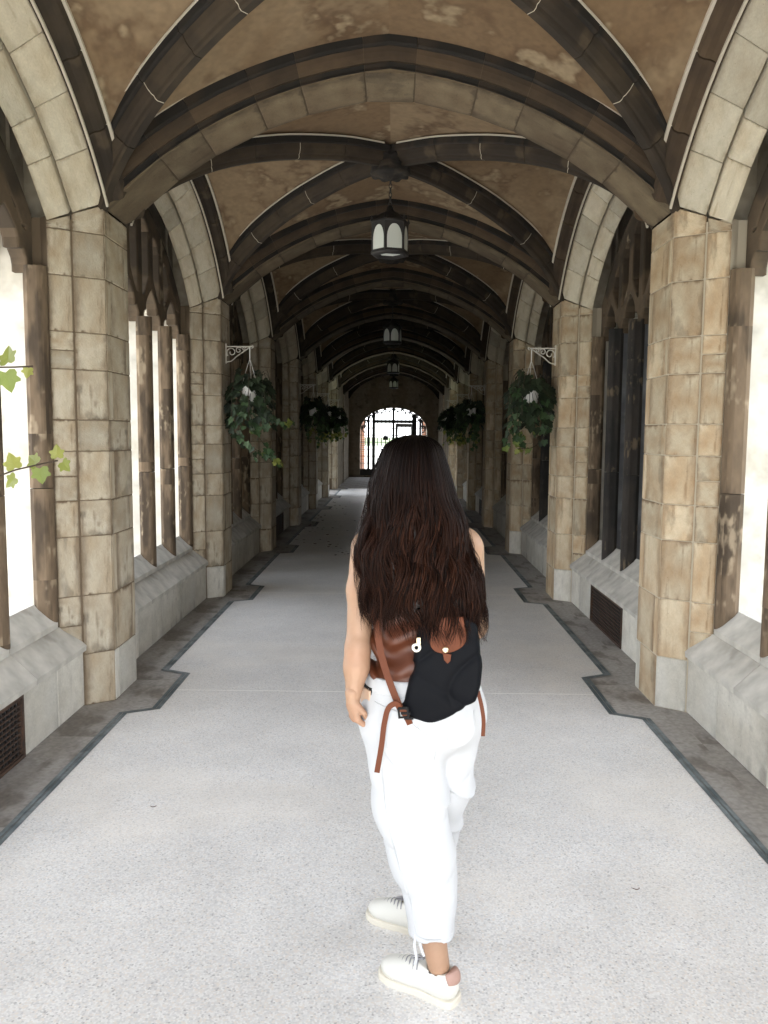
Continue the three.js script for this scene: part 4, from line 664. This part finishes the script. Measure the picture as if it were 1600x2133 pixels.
// white cropped trousers
const cloth = new THREE.MeshStandardMaterial({ color: lin(0.48, 0.49, 0.5), roughness: 0.9, bumpMap: stoneBump, bumpScale: 0.001 });
{
  const hips = join([ell([0.138, 0.93, 2.336], [0.153, 0.14, 0.116], TURN * 1.2), ell([0.14, 0.865, 2.335], [0.172, 0.125, 0.14], TURN * 1.3), ell([0.14, 0.79, 2.33], [0.182, 0.11, 0.155], TURN * 1.3)], 0.03);
  const L = join([cap([0.082, 0.79, 2.31], [0.102, 0.55, 2.275], 0.116, 0.1), cap([0.102, 0.55, 2.275], [0.142, 0.4, 2.245], 0.1, 0.091), cap([0.142, 0.4, 2.245], [0.166, 0.29, 2.218], 0.086, 0.066), cap([0.166, 0.29, 2.218], [0.172, 0.14, 2.208], 0.064, 0.066)], 0.03);
  const Rr = join([cap([0.215, 0.79, 2.375], [0.196, 0.55, 2.41], 0.108, 0.092), cap([0.196, 0.55, 2.41], [0.172, 0.36, 2.46], 0.092, 0.08), cap([0.172, 0.36, 2.46], [0.155, 0.17, 2.495], 0.08, 0.06)], 0.03);
  const all = (x, y, z) => { const l = L(x, y, z), r = Rr(x, y, z); return smin(hips(x, y, z), smin(l, r, y > 0.66 ? 0.02 : 0.004), 0.035); };
  const f = (x, y, z) => {
    const cr = (a) => 1 - Math.abs(Math.sin(a)), k1 = cr(9 * y + 5 * x - 7 * z + 1.3 * Math.sin(7 * y + 11 * x)), k2 = cr(13 * y - 9 * x + 4 * z + 1.1 * Math.sin(9 * y - 13 * z) + 1.0);
    const wr = -0.013 * Math.pow(k1, 5) * sstep(0.26, 0.4, y) * sstep(0.82, 0.66, y) + 0.006 * Math.pow(k2, 4) * sstep(0.24, 0.34, y) * sstep(0.74, 0.6, y) + 0.002 * Math.sin(60 * x + 40 * z) * sstep(0.32, 0.22, y);
    let d = all(x, y, z) + wr - 0.004; d = Math.max(d, 0.198 + 0.004 * Math.sin(x * 70 + z * 30) - y); d = Math.max(d, y - 0.925);
    return Math.max(d, -(all(x, y, z) + 0.012) * (y < 0.24 ? 1 : 0) - (y < 0.24 ? 0 : 9));
  };
  put('trousers', surfaceNets(f, [-0.1, 0.16, 2.08], [0.4, 0.95, 2.66], 0.0064), cloth);
  const band = (x, y, z) => Math.max(Math.max(hips(x, y, z) - 0.006, y - 0.93), 0.888 - y);
  put('waistband', surfaceNets(band, [-0.06, 0.87, 2.15], [0.36, 0.95, 2.52], 0.006), cloth);
  const strip = (pts, w, t, name, m) => { const c = new THREE.CatmullRomCurve3(pts.map(([x, y, d]) => new THREE.Vector3(x, y, -d))), fr = c.computeFrenetFrames(24), prof = [[-w / 2, -t / 2], [w / 2, -t / 2], [w / 2, t / 2], [-w / 2, t / 2]]; const face = new THREE.Vector3(0, 0, 1); const g = sweep(prof, (p, q, s) => { const o = c.getPoint(s), T = c.getTangent(s), lat = new THREE.Vector3().crossVectors(face, T).normalize(), n = new THREE.Vector3().crossVectors(T, lat); return o.addScaledVector(lat, p).addScaledVector(n, q); }, 0, 1, 24); return put(name, g, m); };
  strip([[0.052, 0.93, 2.196], [0.056, 0.9, 2.188], [0.06, 0.865, 2.186]], 0.012, 0.004, 'belt_loop', cloth);
  strip([[0.075, 0.845, 2.176], [0.11, 0.815, 2.168], [0.145, 0.79, 2.166]], 0.01, 0.004, 'pocket_edge', cloth);
  strip([[0.122, 0.215, 2.165], [0.118, 0.19, 2.155], [0.124, 0.155, 2.15], [0.12, 0.135, 2.15]], 0.007, 0.004, 'hem_tie', cloth);
  strip([[0.13, 0.21, 2.163], [0.138, 0.18, 2.152], [0.146, 0.16, 2.15]], 0.007, 0.004, 'hem_tie', cloth);
  const surf = (x, y) => { let z = 2.1; for (let i = 0; i < 60; i++) { const q = all(x, y, z) - 0.004; if (q < 0.0006) break; z += Math.max(0.001, q * 0.7); } return z; };
  const seam = (pts, name) => put(name, tube(new THREE.CatmullRomCurve3(pts.map(([x, y]) => new THREE.Vector3(x, y, 0))).getPoints(24).map((p) => new THREE.Vector3(p.x, p.y, -surf(p.x, p.y))), 0.0016, 40, 5), cloth);
  seam([[0.155, 0.9], [0.165, 0.82], [0.172, 0.74], [0.166, 0.68]], 'seam'); seam([[0.0, 0.868], [0.07, 0.852], [0.155, 0.835], [0.24, 0.852], [0.3, 0.872]], 'seam');
  seam([[0.035, 0.835], [0.038, 0.75], [0.078, 0.725], [0.118, 0.748], [0.122, 0.828]], 'pocket_seam'); seam([[0.205, 0.83], [0.212, 0.75], [0.245, 0.73], [0.28, 0.755], [0.284, 0.835]], 'pocket_seam');
  seam([[0.02, 0.72], [0.03, 0.6], [0.055, 0.47], [0.1, 0.33], [0.125, 0.22]], 'seam'); seam([[0.115, 0.216], [0.15, 0.212], [0.19, 0.212], [0.225, 0.216]], 'hem_stitch');
  // backpack, held on by its straps: a thing of its own
  const leather = new THREE.MeshPhysicalMaterial({ color: lin(0.105, 0.028, 0.009), roughness: 0.6, specularIntensity: 0.5, bumpMap: stoneBump, bumpScale: 0.0008 });
  const bag = thing('backpack', 'small black nylon backpack with tan leather flap and straps on the person', 'backpack', [0.2, 0.8, -2.19]);
  const toBag = (g) => { g.translate(-0.2, -0.8, 2.19); return g; };
  const poly = [[0.13, 1.12], [0.12, 1.085], [0.106, 0.98], [0.09, 0.92], [0.072, 0.868], [0.081, 0.843], [0.123, 0.807], [0.15, 0.815], [0.196, 0.834], [0.245, 0.862], [0.28, 0.89], [0.292, 0.935], [0.296, 0.99], [0.29, 1.06], [0.28, 1.1], [0.26, 1.125]];
  const pd = (x, y) => { let d = 1e9, s = 1; for (let i = 0, j = poly.length - 1; i < poly.length; j = i++) { const [ax, ay] = poly[i], [bx, by] = poly[j], ex = bx - ax, ey = by - ay, wx = x - ax, wy = y - ay, t = clamp((wx * ex + wy * ey) / (ex * ex + ey * ey)), px = wx - ex * t, py = wy - ey * t; d = Math.min(d, px * px + py * py); const c1 = y >= ay, c2 = y < by, c3 = ex * wy > ey * wx; if ((c1 && c2 && c3) || (!c1 && !c2 && !c3)) s = -s; } return s * Math.sqrt(d); };
  const bagF = (x, y, z) => { const cz = 2.205 - 0.05 * (x - 0.2) + 0.02 * (y - 0.95), hd = 0.046 * (1 - 0.35 * sstep(0.92, 0.81, y)), q = pd(x, y) + 0.016, w = Math.abs(z - cz) - hd + 0.016, o = Math.hypot(Math.max(q, 0), Math.max(w, 0)) + Math.min(Math.max(q, w), 0) - 0.016; const fold = z < cz ? 0.008 * Math.pow(1 - Math.abs(Math.sin(24 * (x - 0.35 * (y - 0.9)) + 1.6 * Math.sin(y * 15))), 3) * sstep(0.83, 0.9, y) * sstep(1.12, 1.0, y) + 0.006 * Math.pow(1 - Math.abs(Math.sin(19 * (y * 0.8 + x * 0.5))), 4) : 0; return o + fold; };
  part('pack_body', toBag(surfaceNets(bagF, [0.04, 0.78, 2.1], [0.34, 1.24, 2.3], 0.0052)), new THREE.MeshPhysicalMaterial({ color: lin(0.0035, 0.004, 0.0055), roughness: 0.62, specularIntensity: 0.16 }), bag);
  const flapShape = new THREE.Shape(); flapShape.moveTo(0.16, 1.125); flapShape.lineTo(0.155, 1.07); flapShape.quadraticCurveTo(0.15, 1.03, 0.192, 1.028); flapShape.quadraticCurveTo(0.25, 1.036, 0.25, 1.074); flapShape.lineTo(0.24, 1.125); flapShape.lineTo(0.16, 1.125);
  const fg = extrude(flapShape, 0.004, 0.002); fg.rotateY(0.05); fg.translate(-0.002, 0.002, -2.158 + 0.012); part('leather_flap', toBag(fg), leather, bag);
  const tab = extrude(shapeOf([[0.186, 1.03], [0.208, 1.026], [0.206, 1.01], [0.199, 1.002], [0.19, 1.012]]), 0.003, 0.001); tab.translate(0, 0, -2.152); part('leather_tab', toBag(tab), leather, bag);
  const brass = mat([0.8, 0.68, 0.45], 0.3, { metalness: 0.9 });
  const stud = new THREE.SphereGeometry(0.0085, 18, 10); stud.scale(1, 1, 0.5); stud.translate(0.192, 1.043, -2.134); part('snap_stud', toBag(stud), brass, bag);
  const pull = new THREE.TorusGeometry(0.009, 0.0042, 8, 20); pull.translate(0.1145, 1.045, -2.148); part('zip_pull', toBag(pull), mat([0.82, 0.78, 0.68], 0.3, { metalness: 0.6 }), bag);
  const clasp = box(0.115, 0.125, 1.054, 1.072, -2.152, -2.146); part('zip_slider', toBag(clasp), brass, bag);
  const bs = (pts, w, name, m = leather) => { const g = strip(pts, w, 0.003, name, m); g.removeFromParent(); g.geometry.translate(0.14, 0, -2.3); toBag(g.geometry); bag.add(g); };
  bs([[0.0, 1.2, 2.235], [0.004, 1.1, 2.21], [0.022, 1.0, 2.195], [0.05, 0.92, 2.178], [0.074, 0.865, 2.168]], 0.019, 'strap');
  bs([[0.074, 0.868, 2.16], [0.06, 0.886, 2.155], [0.042, 0.876, 2.155], [0.03, 0.835, 2.155], [0.022, 0.77, 2.15], [0.01, 0.695, 2.145]], 0.015, 'strap_tail');
  bs([[0.076, 0.872, 2.16], [0.09, 0.848, 2.16], [0.1, 0.825, 2.166]], 0.017, 'strap');
  bs([[0.288, 0.91, 2.2], [0.298, 0.87, 2.195], [0.304, 0.83, 2.19], [0.303, 0.785, 2.188]], 0.011, 'strap_tail');
  for (const t of [0, 0.014, 0.028]) { const b = box(0.066 + t * 0.6, 0.092 + t * 0.6, 0.87 - t, 0.876 - t, -2.162, -2.154); part('buckle_bar', toBag(b), M.black, bag); }
  const bk = new THREE.TorusGeometry(0.0175, 0.004, 6, 4); bk.rotateZ(0.9); bk.translate(0.081, 0.86, -2.157); part('buckle', toBag(bk), M.black, bag);
  // slim book in the side pocket
  const bookT = thing('pocket_notebook', 'slim dark notebook sticking out of the left trouser pocket', 'notebook', [-0.02, 0.85, -2.27], 0.5);
  part('cover', box(-0.004, 0.004, -0.06, 0.05, -0.03, 0.03), M.black, bookT); part('pages', box(-0.009, -0.0045, -0.058, 0.042, -0.027, 0.027), mat([0.6, 0.42, 0.3], 0.8), bookT); part('ribbon', box(0.0045, 0.008, -0.058, 0.035, -0.02, 0.02), mat([0.6, 0.5, 0.1], 0.6), bookT);
}
// shoes: local x = toe, built then turned into place
{
  const white = new THREE.MeshStandardMaterial({ color: lin(0.6, 0.59, 0.54), roughness: 0.5 }), cream = mat([0.62, 0.58, 0.49], 0.6), lace = mat([0.26, 0.26, 0.27], 0.85), pink = mat([0.36, 0.22, 0.175], 0.6);
  const sole = [[-0.075, 0], [-0.068, 0.03], [-0.03, 0.036], [0.03, 0.036], [0.09, 0.046], [0.14, 0.045], [0.172, 0.028], [0.182, 0], [0.172, -0.03], [0.14, -0.046], [0.09, -0.044], [0.03, -0.034], [-0.03, -0.034], [-0.068, -0.028]];
  const sc = new THREE.CatmullRomCurve3(sole.map(([x, z]) => new THREE.Vector3(x, 0, z)), true).getPoints(60).map((p) => [p.x, -p.z]);
  const soleG = extrude(shapeOf(sc), 0.016, 0.004); soleG.rotateX(-Math.PI / 2); soleG.translate(0, 0.004, 0);
  const up = join([ell([-0.03, 0.05, 0], [0.044, 0.055, 0.034]), ell([0.0, 0.06, 0], [0.055, 0.05, 0.036]), ell([0.06, 0.045, 0], [0.07, 0.042, 0.041]), ell([0.12, 0.034, 0], [0.06, 0.032, 0.045])], 0.025);
  const hole = cap([-0.012, 0.085, 0], [-0.03, 0.16, 0], 0.031, 0.04), tongueCut = (x, y) => 0;
  const collar = cap([-0.045, 0.06, 0], [-0.056, 0.085, 0], 0.03, 0.024);
  const upF = (x, y, z) => { let d = smin(up(x, y, z), collar(x, y, z), 0.02); d = Math.max(d, y - (0.092 + 0.012 * sstep(-0.04, -0.07, x))); d = Math.max(d, -hole(x, y, z)); return Math.max(d, 0.02 - y); };
  const upG = surfaceNets((x, y, d) => upF(x, y, -d), [-0.1, 0.01, -0.07], [0.2, 0.125, 0.07], 0.0034);
  const tabF = (x, y, z) => Math.max(Math.max(upF(x, y, z) - 0.0022, x + 0.05 + (0.1 - y) * 0.5), 0.07 - y);
  const tabG = surfaceNets((x, y, d) => tabF(x, y, -d), [-0.1, 0.04, -0.07], [0.0, 0.125, 0.07], 0.0032);
  for (const [x, d, turn, lab] of [[0.178, 2.21, 0.6, 'left'], [0.134, 2.512, 0.55, 'right']]) {
    const sh = new THREE.Group(); sh.name = 'shoe'; sh.userData.label = `white low sneaker with cream sole on the ${lab === 'left' ? 'nearer' : 'farther'} foot`; sh.position.set(x - 0.14, 0.0, -d + 2.3); sh.rotation.y = Math.PI - turn; person.add(sh);
    part('sole', soleG, cream, sh); part('upper', upG, white, sh); part('heel_tab', tabG, pink, sh);
    for (let i = 0; i < 6; i++) { const q = 0.045 + i * 0.0135, y = 0.094 - i * 0.0042 - (i > 3 ? (i - 3) * 0.001 : 0); part('lace', tube([[q - 0.004, y - 0.017, 0.029], [q + 0.002, y - 0.002, 0.014], [q + 0.006, y, 0], [q + 0.002, y - 0.002, -0.014], [q - 0.004, y - 0.017, -0.029]], 0.003, 10, 5), lace, sh); }
    for (const m of [-1, 1]) part('lace', tube([[0.035, 0.098, 0], [0.042, 0.115, 0.018 * m], [0.06, 0.11, 0.03 * m], [0.05, 0.1, 0.014 * m], [0.036, 0.098, 0]], 0.0028, 14, 5), lace, sh);
  }
}
// hair: dark inner mass with many wavy locks laid over it
{
  const LV = [[1.617, 0.108, 0.0, 2.36, 0.0], [1.61, 0.107, 0.04, 2.36, 0.045], [1.59, 0.104, 0.071, 2.36, 0.085], [1.56, 0.102, 0.086, 2.36, 0.112], [1.495, 0.101, 0.107, 2.358, 0.13], [1.43, 0.103, 0.12, 2.345, 0.128], [1.363, 0.108, 0.137, 2.325, 0.12], [1.296, 0.107, 0.15, 2.295, 0.11], [1.232, 0.12, 0.16, 2.265, 0.1], [1.165, 0.128, 0.163, 2.245, 0.095], [1.1, 0.137, 0.162, 2.23, 0.092], [1.04, 0.145, 0.16, 2.22, 0.09]];
  const lev = (q) => { const t = clamp(q, 0, 1) * (LV.length - 1), i = Math.min(LV.length - 2, Math.floor(t)), f = t - i, o = []; for (let c = 0; c < 5; c++) { const p0 = LV[Math.max(0, i - 1)][c], p1 = LV[i][c], p2 = LV[i + 1][c], p3 = LV[Math.min(LV.length - 1, i + 2)][c]; o.push(0.5 * (2 * p1 + (p2 - p0) * f + (2 * p0 - 5 * p1 + 4 * p2 - p3) * f * f + (3 * p1 - p0 - 3 * p2 + p3) * f * f * f)); } return o; };
  const at = (q, al, ins) => { const [y, c, w, dc, hd] = lev(q); const k = 1 - ins; return new THREE.Vector3(c - w * k * Math.cos(al), y, -(dc - hd * k * Math.sin(al))); };
  const pos = [], idx = [], NA = 48, NQ = 44, QE = 0.86;
  for (let i = 0; i <= NQ; i++) for (let j = 0; j <= NA; j++) { const q = i / NQ * QE, al = -0.75 + (Math.PI + 1.5) * j / NA; const rag = i === NQ ? 0.03 * Math.sin(j * 1.7) : 0, p = at(q, al, 0.07 + 0.03 * Math.sin(al * 17 + q * 6) * sstep(0.2, 0.5, q)); pos.push(p.x, p.y + rag, p.z); }
  for (let i = 0; i < NQ; i++) for (let j = 0; j < NA; j++) { const a = i * (NA + 1) + j; idx.push(a, a + NA + 1, a + 1, a + 1, a + NA + 1, a + NA + 2); }
  const inner = new THREE.BufferGeometry(); inner.setAttribute('position', new THREE.Float32BufferAttribute(pos, 3)); inner.setIndex(idx); inner.computeVertexNormals();
  const r = rng(404), P = [], I = [], Cc = [];
  const lock = (al0, q1, ins, wdt, amp, ph, drift, red, q0 = 0.02) => {
    const S = 34, base = P.length / 3; let prev = null;
    for (let i = 0; i <= S; i++) {
      const s = i / S, q = lerp(q0, q1, s), grow = sstep(0.25, 0.7, q), wave = amp * grow * Math.sin(q * 25 + ph) + 0.12 * amp * grow * Math.sin(q * 57 + ph * 2.1), al = al0 + drift * q * q;
      const p = at(q, al, ins + 0.03 * grow * Math.sin(q * 26 + ph * 1.3)); p.x += wave; p.z += 0.4 * amp * grow * Math.cos(q * 30 + ph);
      const T = prev ? p.clone().sub(prev).normalize() : new THREE.Vector3(0, -1, 0); prev = p.clone();
      const [, c, , dc] = lev(q), out = new THREE.Vector3(p.x - c, 0.15, p.z + dc).normalize(), lat = new THREE.Vector3().crossVectors(T, out).normalize(); out.crossVectors(lat, T).normalize();
      const w = wdt * (0.55 + 0.45 * sstep(0, 0.2, s)) * (s > 0.75 ? Math.max(0.12, 1 - (s - 0.75) * 3.6) : 1), th = w * 0.4;
      for (const [u, v] of [[-1, 0], [0, 1], [1, 0], [0, -1]]) P.push(p.x + lat.x * u * w + out.x * v * th, p.y + lat.y * u * w + out.y * v * th, p.z + lat.z * u * w + out.z * v * th);
      const k = sstep(0.1, 0.75, q) * red; for (let n = 0; n < 4; n++) Cc.push(0.0028 + 0.019 * k, 0.002 + 0.0068 * k, 0.0018 + 0.0034 * k);
      if (i < S) for (let n = 0; n < 4; n++) { const a = base + i * 4 + n, b = base + i * 4 + (n + 1) % 4; I.push(a, b, b + 4, a, b + 4, a + 4); }
    }
  };
  for (let i = 0; i < 1700; i++) { const side = r(), al = -0.55 + (Math.PI + 1.1) * side, clump = Math.floor(side * 34); const cr = rng(clump * 77 + 5); const cph = cr() * 6.28; lock(al, 0.83 + 0.13 * r() + (al > 1.5 && al < 2.3 ? 0.02 : 0) + (al > 2.4 ? 0.03 : 0) - (al < 0.4 ? 0.05 * r() : 0), -0.02 + 0.1 * r() * r(), 0.0016 + 0.0036 * r() * r(), 0.008 + 0.009 * r(), cph + (r() - 0.5) * 1.1, (r() - 0.5) * 0.25, r() < 0.45 ? 0.15 + r() * 0.3 : r() < 0.75 ? 0.5 + 0.5 * r() : 1.1 + 0.9 * r(), 0.005 + 0.09 * r() * r()); }
  for (let i = 0; i < 130; i++) lock(r() < 0.35 ? r() * 3.14 : r() < 0.5 ? -0.35 + r() * 0.4 : 2.9 + r() * 0.5, 0.7 + 0.27 * r(), -0.1 * r(), 0.0011, 0.013, r() * 6, (r() - 0.5) * 0.5, 0.9, 0.2 * r());
  for (let i = 0; i < 150; i++) lock(2.05 + r() * 0.95, 0.86 + 0.09 * r(), -0.02 - 0.08 * r(), 0.0018 + 0.002 * r(), 0.007, 1.2 + 1.4 * r(), 0.2 + 0.3 * r(), 0.3 + 0.7 * r(), 0.1);
  const g = new THREE.BufferGeometry(); g.setAttribute('position', new THREE.Float32BufferAttribute(P, 3)); g.setAttribute('color', new THREE.Float32BufferAttribute(Cc, 3)); g.setIndex(I); g.computeVertexNormals();
  put('hair', g, new THREE.MeshPhysicalMaterial({ vertexColors: true, roughness: 0.42, specularIntensity: 0.1 }));
  put('hair_mass', inner, new THREE.MeshStandardMaterial({ color: lin(0.012, 0.007, 0.005), roughness: 0.7, side: THREE.DoubleSide }));
}
renderer.render(scene, camera);
